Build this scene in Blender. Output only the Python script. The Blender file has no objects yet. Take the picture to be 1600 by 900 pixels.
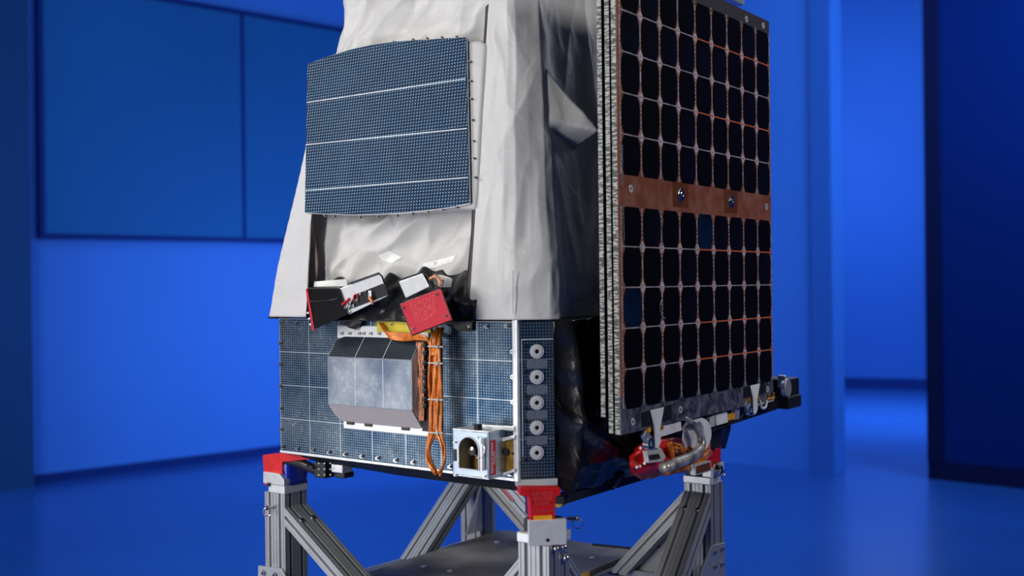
import bpy, bmesh, math, random
from mathutils import Vector, Matrix, noise
R = math.radians
C = bpy.context.scene.collection
random.seed(7)
# ------------------------------------------------------------------ camera
CZ = 1.15                                   # camera height above the floor
F = 1688.0                                  # focal length in pixels of the 1600 wide frame
r0 = Vector((.804, .595, 0)).normalized(); f0 = Vector((-.595, .804, 0)).normalized(); up = Vector((0, 0, 1))
ROLL = .0113; PITCH = .00355
CAM = Vector((1.135, -1.612, CZ))
fw = f0 * math.cos(PITCH) - up * math.sin(PITCH)
u0 = up * math.cos(PITCH) + f0 * math.sin(PITCH)
rt = r0 * math.cos(ROLL) - u0 * math.sin(ROLL)
uv_ = u0 * math.cos(ROLL) + r0 * math.sin(ROLL)
cd = bpy.data.cameras.new('camera'); cam = bpy.data.objects.new('camera', cd); C.objects.link(cam)
mw = Matrix.Identity(4)
for i in range(3):
    mw[i][0] = rt[i]; mw[i][1] = uv_[i]; mw[i][2] = -fw[i]; mw[i][3] = CAM[i]
cam.matrix_world = mw
cd.sensor_width = 36; cd.lens = 36 * F / 1600; cd.clip_end = 100
cd.dof.use_dof = True; cd.dof.focus_distance = 2.22; cd.dof.aperture_fstop = 2.6
bpy.context.scene.camera = cam
# ------------------------------------------------------------------ world, lights, exposure
sc = bpy.context.scene
sc.view_settings.view_transform = 'Standard'; sc.view_settings.look = 'None'
sc.view_settings.exposure = 0.0; sc.view_settings.gamma = 1; sc.view_settings.use_curve_mapping = False
w = bpy.data.worlds.new('world'); sc.world = w; w.use_nodes = True
w.node_tree.nodes['Background'].inputs[0].default_value = (.10, .14, .3, 1)
w.node_tree.nodes['Background'].inputs[1].default_value = .07
def LD(l, d): return Vector((CAM.x, CAM.y, 0)) + r0 * l + f0 * d
def area(name, loc, target, sx, sy, power, col=(1, 1, 1), spread=180):
    l = bpy.data.lights.new(name, 'AREA'); l.shape = 'RECTANGLE'; l.size = sx; l.size_y = sy; l.energy = power; l.color = col
    l.spread = R(spread)
    o = bpy.data.objects.new(name, l); C.objects.link(o); o.location = loc
    o.rotation_euler = (Vector(target) - Vector(loc)).to_track_quat('-Z', 'Y').to_euler()
    return o
area('key_softbox', (-2.3, -1.9, 2.5), (-.35, 0, 1.15), .7, 1.0, 44, (1, .985, .96))
area('low_fill', (-1.9, -2.3, .45), (-.35, 0, .9), 1.3, .7, 12, (1, .98, .96))  # added fill lamp, set low to reflect grey in the front tiles
area('front_strip', (-.1, -3.3, 1.75), (-.12, 0, 1.05), .35, 1.9, 70, (1, .99, .97))
area('side_softbox', (3.0, 1.5, 2.7), (.1, .45, 1.0), .9, 1.0, 42, (1, .97, .93))
area('deck_light', (-.3, 2.6, 2.4), (-.35, .35, .5), .9, .7, 9, (.95, .97, 1))
BL = (.5, .7, 1)
area('wall_flood_left', LD(-4.4, 4.2) + Vector((0, 0, 1.1)), LD(-2.6, 6.75) + Vector((0, 0, .8)), 1.2, .6, 21, BL, 130)
area('wall_flood_behind', LD(-.2, 6.0) + Vector((0, 0, 1.1)), LD(-1.5, 7.8) + Vector((0, 0, .8)), .8, .5, 16, BL, 140)
area('wall_flood_high', LD(-2.2, 3.6) + Vector((0, 0, 4.2)), LD(-1.9, 7.6) + Vector((0, 0, 1.4)), 3, .8, 33, BL)
area('wall_flood_right', LD(3.2, 3.9) + Vector((0, 0, 3.2)), LD(1.3, 6.9) + Vector((0, 0, 1.5)), 1.2, 1.0, 46, BL, 110)
area('far_room_light', LD(2.6, 8.6) + Vector((0, 0, 3.0)), LD(4.0, 12) + Vector((0, 0, 1.3)), 2, 1, 165, BL)
area('floor_wash', LD(.4, 4.6) + Vector((0, 0, 4.4)), LD(.4, 4.8), 4, 2.5, 27, BL)
area('floor_light_right', LD(3.2, 4.9) + Vector((0, 0, 3.6)), LD(2.6, 5.0), 1.0, 1.0, 15, BL, 110)
area('far_floor_fill', LD(3.2, 9.0) + Vector((0, 0, 2.6)), LD(3.1, 8.6), 1.2, 1.2, 70, BL, 120)  # added lamp, brightens the far floor in place of its glossy reflection

# ------------------------------------------------------------------ pixel rays (image taken as 1600x900)
def ray(px, py): return fw + rt * ((px - 800) / F) + uv_ * ((450 - py) / F)
def onp(px, py, p, n):
    d = ray(px, py); n = Vector(n); t = (Vector(p) - CAM).dot(n) / d.dot(n); return CAM + d * t
def onY(px, py, y): return onp(px, py, (0, y, 0), (0, 1, 0))
def onX(px, py, x): return onp(px, py, (x, 0, 0), (1, 0, 0))
def onZ(px, py, z): return onp(px, py, (0, 0, z), (0, 0, 1))
def Z(r): return CZ + r

# ------------------------------------------------------------------ materials
def new_mat(name):
    m = bpy.data.materials.new(name); m.use_nodes = True; nt = m.node_tree
    return m, nt, nt.nodes['Principled BSDF']
def setp(b, **k):
    for a, v in k.items():
        b.inputs[a.replace('_', ' ')].default_value = v if not (isinstance(v, tuple) and len(v) == 3) else (*v, 1)
def mathn(nt, op, a, b=None, c=None):
    n = nt.nodes.new('ShaderNodeMath'); n.operation = op
    for i, v in enumerate((a, b, c)):
        if v is None: continue
        if isinstance(v, (int, float)): n.inputs[i].default_value = v
        else: nt.links.new(v, n.inputs[i])
    return n.outputs[0]
def mixc(nt, fac, a, b):
    n = nt.nodes.new('ShaderNodeMix'); n.data_type = 'RGBA'
    for s, v in ((n.inputs[0], fac), (n.inputs[6], a), (n.inputs[7], b)):
        if isinstance(v, tuple): s.default_value = (*v, 1)
        elif isinstance(v, (int, float)): s.default_value = v
        else: nt.links.new(v, s)
    return n.outputs[2]
def noise_n(nt, scale, detail=4, rough=.5, vec=None, dist=0):
    n = nt.nodes.new('ShaderNodeTexNoise'); n.inputs['Scale'].default_value = scale
    n.inputs['Detail'].default_value = detail; n.inputs['Roughness'].default_value = rough; n.inputs['Distortion'].default_value = dist
    if vec is None:
        t = nt.nodes.new('ShaderNodeTexCoord'); vec = t.outputs['Object']
    nt.links.new(vec, n.inputs['Vector']); return n.outputs['Fac']
def ramp(nt, fac, p0, p1):
    n = nt.nodes.new('ShaderNodeMapRange'); n.inputs[1].default_value = p0; n.inputs[2].default_value = p1
    nt.links.new(fac, n.inputs[0]); return n.outputs[0]
def bump(nt, b, h, strength=.3, dist=.002):
    n = nt.nodes.new('ShaderNodeBump'); n.inputs['Strength'].default_value = strength; n.inputs['Distance'].default_value = dist
    nt.links.new(h, n.inputs['Height']); nt.links.new(n.outputs[0], b.inputs['Normal'])
def uvxy(nt):
    t = nt.nodes.new('ShaderNodeUVMap'); s = nt.nodes.new('ShaderNodeSeparateXYZ'); nt.links.new(t.outputs[0], s.inputs[0])
    return s.outputs[0], s.outputs[1], t.outputs[0]
def simple(name, col, rough=.5, metal=0, var=.12, vs=30, bmp=0, bs=60, spec=.5, bdist=.002, coat=0):
    m, nt, b = new_mat(name)
    n = noise_n(nt, vs); f = ramp(nt, n, .3, .7)
    nt.links.new(mixc(nt, f, tuple(c * (1 - var) for c in col), tuple(min(1, c * (1 + var)) for c in col)), b.inputs['Base Color'])
    setp(b, Roughness=rough, Metallic=metal); b.inputs['Specular IOR Level'].default_value = spec
    b.inputs['Coat Weight'].default_value = coat
    if bmp: bump(nt, b, noise_n(nt, bs, 5), bmp, bdist)
    return m
def dots(nt, u, v, pu, pv, r):
    fu = mathn(nt, 'SUBTRACT', mathn(nt, 'FRACT', mathn(nt, 'DIVIDE', u, pu)), .5)
    fv = mathn(nt, 'SUBTRACT', mathn(nt, 'FRACT', mathn(nt, 'DIVIDE', v, pv)), .5)
    fu = mathn(nt, 'MULTIPLY', fu, pu); fv = mathn(nt, 'MULTIPLY', fv, pv)
    d = mathn(nt, 'SQRT', mathn(nt, 'ADD', mathn(nt, 'MULTIPLY', fu, fu), mathn(nt, 'MULTIPLY', fv, fv)))
    return mathn(nt, 'LESS_THAN', d, r)
def line(nt, u, off, p, wd):
    f = mathn(nt, 'FRACT', mathn(nt, 'DIVIDE', mathn(nt, 'SUBTRACT', u, off - wd / 2), p))
    return mathn(nt, 'LESS_THAN', f, wd / p)
def tile_mat(name, uo, up_, vo, vp, base, base2, rough=.3, mott=.3, seams=True, metal=.75, pu=.0062, pv=.0052, dr=.00105, dotc=(.72, .82, .9), amt=.5):
    m, nt, b = new_mat(name); u, v, vec = uvxy(nt)
    n1 = ramp(nt, noise_n(nt, 9, 6, .65), .38, .68)
    n2 = ramp(nt, noise_n(nt, 110, 5, .8), .54, .68)
    c = mixc(nt, n1, base, base2)
    c = mixc(nt, mathn(nt, 'MULTIPLY', mathn(nt, 'MULTIPLY', n2, n1), mott), c, (.6, .66, .74))
    d = dots(nt, u, v, pu, pv, dr)
    c = mixc(nt, mathn(nt, 'MULTIPLY', d, amt), c, dotc)
    if seams:
        s = mathn(nt, 'MAXIMUM', line(nt, u, uo, up_, .0016), line(nt, v, vo, vp, .0016))
        c = mixc(nt, mathn(nt, 'MULTIPLY', s, .8), c, (.6, .66, .7))
    nt.links.new(c, b.inputs['Base Color'])
    rr = mathn(nt, 'MULTIPLY_ADD', noise_n(nt, 40, 4), .25, rough - .1); nt.links.new(rr, b.inputs['Roughness'])
    nt.links.new(mathn(nt, 'MULTIPLY_ADD', d, -.25, metal), b.inputs['Metallic'])
    bump(nt, b, noise_n(nt, 14, 3), .15, .004)
    return m
M = {}
M['tile'] = tile_mat('radiator_tile_sheet', -.05, .0925, Z(-.363), .0733, (.008, .042, .1), (.095, .13, .165), metal=.86, mott=.55)  # blue and grey reflections of the surroundings are mixed into the base colours
M['tile_corner'] = tile_mat('radiator_tile_corner', .5, 5, Z(-.14), .147, (.02, .07, .15), (.09, .15, .22), pu=.0058, pv=.006)
M['cover_front'] = tile_mat('cover_sheet', -.2805, .0775, 9, 50, (.13, .17, .25), (.36, .4, .45), rough=.36, mott=.8, amt=.15)
M['cover_top'] = tile_mat('cover_dark_sheet', -.2805, .0775, 9, 50, (.014, .02, .03), (.022, .03, .042), rough=.45, amt=.12, mott=.0, metal=.0)
M['cover_top'].node_tree.nodes['Principled BSDF'].inputs['Specular IOR Level'].default_value = .12
M['cover_low'] = simple('warm_grey_sheet', (.6, .53, .49), .4, .0, .1, 300)
M['antenna'] = tile_mat('antenna_face', 0, 5, 9, 50, (.002, .014, .05), (.004, .024, .072), rough=.5, mott=.0, seams=False, metal=0, pu=.0074, pv=.0066, dr=.0015, dotc=(.26, .5, .66), amt=.9)
M['antenna'].node_tree.nodes['Principled BSDF'].inputs['Specular IOR Level'].default_value = .12
M['seam'] = simple('pale_seam_strip', (.24, .26, .3), .4, .4)
M['alu'] = simple('machined_aluminium', (.72, .73, .74), .36, .75, .08, 60, .1, 200)
M['pad'] = simple('grey_textured_pad', (.15, .18, .23), .4, .2, .2, 200)
M['alu_bright'] = simple('bright_aluminium', (.8, .81, .82), .3, .35, .05, 60)
M['alu_blue'] = simple('clear_anodised_panel', (.5, .6, .72), .38, .7, .12, 25, .1, 150)
M['extr'] = simple('extruded_aluminium', (.5, .51, .52), .42, .7, .08, 12)
M['extr_dark'] = simple('extruded_aluminium_grey', (.48, .49, .5), .45, .5, .08, 12)
M['plate'] = simple('scuffed_deck_plate', (.17, .158, .14), .6, .15, .6, 7, .1, 60)
M['steel'] = simple('polished_steel', (.65, .64, .62), .2, 1, .1, 60)
M['dark_steel'] = simple('blackened_steel', (.03, .03, .032), .4, .6)
M['red'] = simple('red_anodised', (.66, .012, .015), .38, .15, .12, 40)
M['redbag'] = simple('red_bag_film', (.75, .008, .008), .32, 0, .15, 20, .3, 30)
M['baffle'] = simple('black_baffle_paint', (.006, .006, .007), .33, 0, .2, 20, .2, 18, .15, .006)
M['cover_red'] = simple('red_cover', (.55, .008, .03), .42, .1, .1, 120, .1, 300)
M['emboss'] = simple('embossed_red', (.72, .09, .1), .35, .2)
M['black'] = simple('black_plastic', (.012, .012, .013), .4, 0)
M['foil'] = simple('black_foil', (.007, .007, .009), .25, .0, .3, 8, .5, 22, .6, .006)
M['ledge'] = simple('black_blanket', (.02, .018, .017), .36, 0, .3, 12, .5, 35, .5, .005)
M['orange'] = simple('orange_wire_sleeve', (.66, .17, .01), .2, .1, .4, 60, .1, 300, .9)
M['copper'] = simple('copper_wire_sleeve', (.8, .3, .16), .32, .3, .5, 120, .4, 220)
M['kapton'] = simple('amber_film', (.6, .17, .015), .2, .1, .6, 45, .5, 60, .6)
M['yellow'] = simple('yellow_tape', (.75, .62, .05), .4)
M['gold'] = simple('gold_film', (.38, .22, .04), .35, .5, .5, 50)
M['gold2'] = simple('amber_label', (.85, .38, .02), .4)
M['white'] = simple('white_paint', (.88, .88, .87), .5)
M['satin'] = simple('silvered_sleeve', (.45, .43, .39), .32, .5, .75, 40, .4, 90)
M['bluefilm'] = simple('blue_wrap', (.008, .03, .42), .16, 0, .2, 20, .4, 30, .7)
M['brown'] = simple('brown_backing_and_gap_shade', (.022, .013, .01), .5, 0, .3, 25)
M['brown2'] = simple('brown_lining', (.26, .18, .155), .5, 0, .3, 25)
M['extr_dark2'] = simple('dull_screw', (.16, .15, .13), .4, .5)
M['tie'] = simple('cable_tie', (.55, .55, .5), .5)
M['purplefilm'] = simple('framed_amber', (.16, .045, .01), .3)
# white beta cloth blanket
def cloth_mat(name, col, k=1.0):
    m, nt, b = new_mat(name)
    f = ramp(nt, noise_n(nt, 6, 5), .3, .7)
    nt.links.new(mixc(nt, f, tuple(c * .93 for c in col), col), b.inputs['Base Color'])
    setp(b, Roughness=.48); b.inputs['Specular IOR Level'].default_value = .35
    bump(nt, b, noise_n(nt, 11, 3, .5, None, 1.2), .35 * k, .012)
    return m
M['cloth'] = cloth_mat('white_blanket_cloth', (.63, .62, .61))
M['cloth2'] = cloth_mat('white_blanket_crumpled', (.66, .645, .63), .7)
M['tape'] = simple('white_tape', (.88, .88, .87), .4)
# solar array
m, nt, b = new_mat('solar_substrate'); u, v, vec = uvxy(nt)
n = noise_n(nt, 25, 6, .6); f = ramp(nt, n, .4, .65)
c = mixc(nt, f, (.24, .062, .022), (.33, .13, .08))
f2 = mathn(nt, 'LESS_THAN', v, Z(-.21)); n3 = ramp(nt, noise_n(nt, 30, 6, .7, None, 1), .42, .7)
c = mixc(nt, f2, c, mixc(nt, n3, (.035, .035, .055), (.21, .21, .28)))
f3 = mathn(nt, 'GREATER_THAN', v, Z(.57)); c = mixc(nt, f3, c, (.05, .045, .045))
nt.links.new(c, b.inputs['Base Color']); setp(b, Roughness=.4); M['substrate'] = m
m, nt, b = new_mat('solar_cell_glass')
oi = nt.nodes.new('ShaderNodeObjectInfo'); f = ramp(nt, noise_n(nt, 4, 4), .45, .8)
c = mixc(nt, mathn(nt, 'MULTIPLY', f, mathn(nt, 'GREATER_THAN', oi.outputs['Random'], .8)), (.004, .004, .006), (.006, .012, .035))
nt.links.new(c, b.inputs['Base Color']); setp(b, Roughness=.3); b.inputs['Specular IOR Level'].default_value = .06; M['cell'] = m
M['cell_blue'] = simple('blue_tinted_cell', (.003, .014, .04), .25, 0, .7, 14, 0, 60, .3)
M['inter'] = simple('interconnect_grey', (.55, .48, .52), .35, .3, .4, 60)
M['joint'] = simple('silver_joint', (.75, .68, .72), .35, .2, .3, 40)
M['inter_red'] = simple('interconnect_red', (.7, .16, .06), .4)
m, nt, b = new_mat('honeycomb_edge')
tc = nt.nodes.new('ShaderNodeTexCoord'); mp = nt.nodes.new('ShaderNodeMapping'); nt.links.new(tc.outputs['Object'], mp.inputs[0]); mp.inputs['Scale'].default_value = (70, 70, 330)
vn = nt.nodes.new('ShaderNodeTexVoronoi'); nt.links.new(mp.outputs[0], vn.inputs['Vector']); vn.inputs['Scale'].default_value = 1
c = mixc(nt, ramp(nt, vn.outputs['Distance'], .35, .6), (.42, .43, .4), (.06, .06, .06)); nt.links.new(c, b.inputs['Base Color']); setp(b, Roughness=.5, Metallic=.1); M['honey'] = m
# room: the blue of the lighting is put into wall and floor colours
def wall_mat(name, col, rough=.6, spec=.2, var=.06):
    return simple(name, col, rough, 0, var, .6, 0, 1, spec)
M['wall'] = wall_mat('blue_light_wall_tint', (.025, .135, .60), .6, .1)
M['wall_dark'] = wall_mat('navy_light_wall_tint', (.008, .045, .34), .6, .1)
M['navy'] = wall_mat('navy_light_trim_tint', (.002, .006, .045), .7, .05)
M['frame'] = wall_mat('dark_blue_frame', (.004, .02, .16), .7, .05)
M['pilaster'] = wall_mat('dim_blue_light_tint', (.007, .042, .17), .6, .05)
M['wall_mid'] = wall_mat('mid_blue_light_tint', (.018, .095, .44), .6, .05)
M['wall_far'] = wall_mat('far_blue_light_tint', (.018, .095, .46), .6, .05)
M['wall_deep'] = wall_mat('deep_blue_light_tint', (.0008, .013, .12), .6, .02)
M['glassblue'] = wall_mat('dark_blue_glazing', (.009, .085, .32), .7, .05)
m, nt, b = new_mat('blue_light_floor_tint'); f = ramp(nt, noise_n(nt, 1.2, 4), .3, .7)
nt.links.new(mixc(nt, f, (.011, .065, .31), (.013, .075, .36)), b.inputs['Base Color']); setp(b, Roughness=.2); b.inputs['Specular IOR Level'].default_value = .5; M['floor'] = m

# ------------------------------------------------------------------ mesh helpers
def catmull(pts, n=6):
    P = [Vector(p) for p in pts]
    if len(P) < 3: return P
    out = []
    E = [P[0] * 2 - P[1]] + P + [P[-1] * 2 - P[-2]]
    for i in range(1, len(E) - 2):
        a, b_, c_, d = E[i - 1], E[i], E[i + 1], E[i + 2]
        for k in range(n):
            t = k / n
            out.append(.5 * ((2 * b_) + (c_ - a) * t + (2 * a - 5 * b_ + 4 * c_ - d) * t * t + (3 * b_ - a - 3 * c_ + d) * t ** 3))
    out.append(P[-1]); return out
class MB:
    def __init__(s): s.bm = bmesh.new(); s.mi = 0; s.mats = []
    def face(s, vs):
        try: f = s.bm.faces.new(vs); f.material_index = s.mi; return f
        except ValueError: return None
    def poly(s, pts): return s.face([s.bm.verts.new(p) for p in pts])
    def box(s, c, size, mat=None):
        c = Vector(c); h = Vector(size) / 2
        V = [Vector((x * h.x, y * h.y, z * h.z)) for x in (-1, 1) for y in (-1, 1) for z in (-1, 1)]
        V = [(mat @ v if mat else v) + c for v in V]
        V = [s.bm.verts.new(v) for v in V]
        for f in ((0, 1, 3, 2), (4, 6, 7, 5), (0, 4, 5, 1), (2, 3, 7, 6), (0, 2, 6, 4), (1, 5, 7, 3)): s.face([V[i] for i in f])
        return s
    def bx(s, x0, x1, y0, y1, z0, z1): return s.box(((x0 + x1) / 2, (y0 + y1) / 2, (z0 + z1) / 2), (abs(x1 - x0), abs(y1 - y0), abs(z1 - z0)))
    def loft(s, rings, caps=True, closed=True):
        V = [[s.bm.verts.new(p) for p in r] for r in rings]; n = len(V[0])
        for a, b_ in zip(V, V[1:]):
            for i in range(n if closed else n - 1):
                j = (i + 1) % n; s.face([a[i], a[j], b_[j], b_[i]])
        if caps: s.face(V[0][::-1]); s.face(V[-1])
        return s
    def prism(s, pts, ext):                      # 3D outline pushed along ext
        ext = Vector(ext); return s.loft([[Vector(p) for p in pts], [Vector(p) + ext for p in pts]])
    def ringprism(s, outer, inner, ext):
        ext = Vector(ext); n = len(outer); O = [s.bm.verts.new(p) for p in outer]; I = [s.bm.verts.new(p) for p in inner]
        O2 = [s.bm.verts.new(Vector(p) + ext) for p in outer]; I2 = [s.bm.verts.new(Vector(p) + ext) for p in inner]
        for i in range(n):
            j = (i + 1) % n
            s.face([O[i], O[j], I[j], I[i]]); s.face([O2[j], O2[i], I2[i], I2[j]]); s.face([O[j], O[i], O2[i], O2[j]]); s.face([I[i], I[j], I2[j], I2[i]])
        return s
    def cyl(s, p0, p1, r, n=16, r2=None):
        p0 = Vector(p0); p1 = Vector(p1); d = (p1 - p0).normalized(); a = d.orthogonal().normalized(); b_ = d.cross(a); r2 = r if r2 is None else r2
        g = lambda p, q: [p + (a * math.cos(t) + b_ * math.sin(t)) * q for t in [2 * math.pi * i / n for i in range(n)]]
        return s.loft([g(p0, r), g(p1, r2)])
    def ring(s, c, nrm, r1, r2, h, n=24):
        c = Vector(c); d = Vector(nrm).normalized(); a = d.orthogonal().normalized(); b_ = d.cross(a)
        g = lambda q: [c + (a * math.cos(t) + b_ * math.sin(t)) * q for t in [2 * math.pi * i / n for i in range(n)]]
        return s.ringprism(g(r1), g(r2), d * h)
    def torus(s, c, nrm, Rr, r, n=20):
        c = Vector(c); d = Vector(nrm).normalized(); a = d.orthogonal().normalized(); b_ = d.cross(a)
        pts = [c + (a * math.cos(t) + b_ * math.sin(t)) * Rr for t in [2 * math.pi * i / n for i in range(n + 1)]]
        return s.tube(pts, r, 6, False)
    def tube(s, pts, r, n=8, smooth=True, flat=1, rf=None):
        P = catmull(pts) if smooth else [Vector(p) for p in pts]; rings = []; a = None
        for i, p in enumerate(P):
            d = (P[min(i + 1, len(P) - 1)] - P[max(i - 1, 0)]).normalized()
            a = d.orthogonal().normalized() if a is None else (a - d * a.dot(d)).normalized()
            b_ = d.cross(a); q = r * (rf(i / (len(P) - 1)) if rf else 1)
            rings.append([p + a * math.cos(t) * q + b_ * math.sin(t) * q * flat for t in [2 * math.pi * k / n for k in range(n)]])
        return s.loft(rings)
    def grid(s, fn, nu, nv):
        V = [[s.bm.verts.new(fn(i / nu, j / nv)) for i in range(nu + 1)] for j in range(nv + 1)]
        for j in range(nv):
            for i in range(nu): s.face([V[j][i], V[j][i + 1], V[j + 1][i + 1], V[j + 1][i]])
        return s
    def build(s, name, mat, parent=None, bevel=0, smooth=False, solid=0, label=None, seg=2, base=None):
        bm = s.bm
        bmesh.ops.remove_doubles(bm, verts=bm.verts, dist=1e-6)
        bmesh.ops.recalc_face_normals(bm, faces=bm.faces); bm.normal_update()
        lay = bm.loops.layers.uv.new('UVMap')
        for f in bm.faces:
            n = f.normal; t = up.cross(n) if abs(n.z) < .9 else Vector((1, 0, 0)); t.normalize(); b_ = n.cross(t)
            for l in f.loops: l[lay].uv = (l.vert.co.dot(t), l.vert.co.dot(b_) if abs(n.z) >= .9 else l.vert.co.dot(b_))
            f.smooth = smooth
        me = bpy.data.meshes.new(name); bm.to_mesh(me); bm.free()
        for x in (mat if isinstance(mat, (list, tuple)) else [mat]): me.materials.append(x)
        o = bpy.data.objects.new(name, me); C.objects.link(o)
        if parent:
            o.parent = parent; o.matrix_parent_inverse = wm(parent).inverted()
        if solid:
            md = o.modifiers.new('thickness', 'SOLIDIFY'); md.thickness = solid; md.offset = 0
        if bevel:
            md = o.modifiers.new('bevel', 'BEVEL'); md.width = bevel; md.segments = seg; md.limit_method = 'ANGLE'; md.angle_limit = R(40)
        if label: o['label'] = label
        return o
def wm(o):
    m_ = Matrix.Translation(o.location)
    return (wm(o.parent) @ o.matrix_parent_inverse @ m_) if o.parent else m_
def thing(name, label, cat, loc, group=None):
    o = bpy.data.objects.new(name, None); C.objects.link(o); o.location = loc; o.empty_display_size = .05
    o['label'] = label; o['category'] = cat
    if group: o['group'] = group
    return o
def struct(name, mb, mat, **k):
    o = mb.build(name, mat, **k)
    o['kind'] = 'structure'; return o
def text_mesh(name, body, size, M4, mat, parent, depth=.0006, align='CENTER', sp=1.0):
    cu = bpy.data.curves.new(name, 'FONT'); cu.body = body; cu.size = size; cu.extrude = depth; cu.align_x = align; cu.align_y = 'CENTER'; cu.space_line = sp
    t = bpy.data.objects.new(name + '_tmp', cu); C.objects.link(t); bpy.context.view_layer.update()
    me = bpy.data.meshes.new_from_object(t.evaluated_get(bpy.context.evaluated_depsgraph_get())); bpy.data.objects.remove(t); bpy.data.curves.remove(cu)
    me.transform(M4); me.materials.clear(); me.materials.append(mat); me.name = name
    o = bpy.data.objects.new(name, me); C.objects.link(o)
    if parent: o.parent = parent; o.matrix_parent_inverse = wm(parent).inverted()
    return o
def frameM(o, x, y):
    x = Vector(x).normalized(); y = Vector(y); y = (y - x * y.dot(x)).normalized(); z = x.cross(y)
    m_ = Matrix.Identity(4)
    for i in range(3): m_[i][0] = x[i]; m_[i][1] = y[i]; m_[i][2] = z[i]; m_[i][3] = o[i]
    return m_
def V3(x, y, z): return Vector((x, y, z))
def copy_part(src, delta, parent):
    c = src.copy(); C.objects.link(c); c.parent = parent; c.location = src.location + Vector(delta); return c

# ------------------------------------------------------------------ the room
H = 4.6
def wallseg(name, a, b_, mat, z0=0, z1=H, t=.15):
    a = Vector((a.x, a.y, z0)); b_ = Vector((b_.x, b_.y, z0)); d = (b_ - a).normalized(); n = Vector((-d.y, d.x, 0))
    if n.dot(f0) < 0: n = -n
    mb = MB(); mb.prism([a, b_, b_ + n * t, a + n * t], (0, 0, z1 - z0)); return struct(name, mb, mat)
mb = MB(); mb.prism([LD(-9, -3), LD(9, -3), LD(9, 15), LD(-9, 15)], (0, 0, -.1)); struct('floor', mb, M['floor'])
WL = LD(-2.976, 6.28); wd = (r0 * 1.227 + f0 * 1.10).normalized(); wn = (r0 * 1.10 - f0 * 1.227).normalized()   # along wall, into the room
CORN = WL + wd * 3.32
wallseg('wall_left', WL - wd * 5, CORN, M['wall'])
RA = LD(1.90, 6.4)
wallseg('wall_back', CORN, RA, M['wall'])
wallseg('wall_far', LD(-1.0, 13.2), LD(9, 9.6), M['wall_far'])
RB = LD(2.40, 6.24); RC = LD(2.80, 5.9); rd = (RC - RB).normalized()
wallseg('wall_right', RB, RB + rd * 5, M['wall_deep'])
def board(name, a, b_, h, t, mat, nrm, z=0):
    mb = MB(); mb.prism([V3(a.x, a.y, z), V3(b_.x, b_.y, z), V3(b_.x, b_.y, z) + nrm * t, V3(a.x, a.y, z) + nrm * t], (0, 0, h)); return struct(name, mb, mat)
rn = Vector((rd.y, -rd.x, 0)); rn = rn if rn.dot(f0) < 0 else -rn
board('baseboard_right', RB, RB + rd * 5, .105, .02, M['navy'], rn)
fd = (LD(9, 9.6) - LD(-1, 13.2)).normalized(); fn_ = Vector((fd.y, -fd.x, 0)); fn_ = fn_ if fn_.dot(f0) < 0 else -fn_
board('baseboard_far', LD(-1, 13.2), LD(9, 9.6), .11, .03, M['frame'], fn_)
board('baseboard_left', WL - wd * 5, CORN, .05, .02, M['frame'], wn)
ad = (RA - CORN).normalized(); an = Vector((ad.y, -ad.x, 0)); an = an if an.dot(f0) < 0 else -an
board('trim_1', RA - ad * .12, RA, H, .02, M['wall_mid'], an)
board('trim_2', RB + rd * .0, RB + rd * .08, H, .03, M['navy'], rn, .1)
# far wall door frame lines seen through the opening
for i, s_ in enumerate((5.55,)):
    p = LD(-1, 13.2) + fd * s_; board('trim_%d' % (3 + i), p, p + fd * .09, 4.0, .03, M['wall_mid'], fn_, .11)
# glazed panel of the left wall
def wallpt(px, py): return onp(px, py, WL, wn)
a = wallpt(66, 365); b_ = wallpt(378, 370); zt = wallpt(505, 47).z; zb = a.z
s0 = (Vector((a.x, a.y, 0)) - WL).dot(wd); s1 = (Vector((b_.x, b_.y, 0)) - WL).dot(wd); s2 = s1 + (s1 - s0)
s2 = min(s2, 3.1)
def wp(s, z, off): q = WL + wd * s + wn * off; return V3(q.x, q.y, z)
mb = MB(); mb.prism([wp(s0, zb, .005), wp(s2, zb, .005), wp(s2, zt, .005), wp(s0, zt, .005)], wn * .03); win = struct('window_1', mb, M['glassblue'])
mb = MB(); e = .028
mb.ringprism([wp(s0 - e, zb - e, .002), wp(s2 + e, zb - e, .002), wp(s2 + e, zt + e, .002), wp(s0 - e, zt + e, .002)], [wp(s0, zb, .002), wp(s2, zb, .002), wp(s2, zt, .002), wp(s0, zt, .002)], wn * .05)
mb.prism([wp(s1 - .012, zb, .03), wp(s1 + .012, zb, .03), wp(s1 + .012, zt, .03), wp(s1 - .012, zt, .03)], wn * .01)
mb.build('window_frame', M['frame'], win)
# pilaster at the left edge
q0 = wallpt(-160, 400); q1 = wallpt(38, 400); s0 = (Vector((q0.x, q0.y, 0)) - WL).dot(wd); s1 = (Vector((q1.x, q1.y, 0)) - WL).dot(wd)
mb = MB(); mb.prism([wp(s0, 0, .0), wp(s1, 0, .0), wp(s1, 0, .12), wp(s0, 0, .12)], (0, 0, H)); struct('trim_5', mb, M['pilaster'])

# ------------------------------------------------------------------ satellite
BX0, BY1 = -.74, .74; ZB, ZT = Z(-.361), Z(-.069); CH = .045
sat = thing('satellite', 'large satellite with white fabric shroud, dotted blue antenna and folded black solar array', 'satellite', (-.37, .37, ZB))
def octo(x0, x1, y0, y1, c, z): return [V3(x0 + c, y0, z), V3(x1 - c, y0, z), V3(x1, y0 + c, z), V3(x1, y1 - c, z), V3(x1 - c, y1, z), V3(x0 + c, y1, z), V3(x0, y1 - c, z), V3(x0, y0 + c, z)]
mb = MB(); mb.loft([octo(BX0, -.004, .004, BY1, CH, ZB + .003), octo(BX0, -.004, .004, BY1, CH, ZT - .003)]); mb.build('bus_body', M['dark_steel'], sat)
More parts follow.
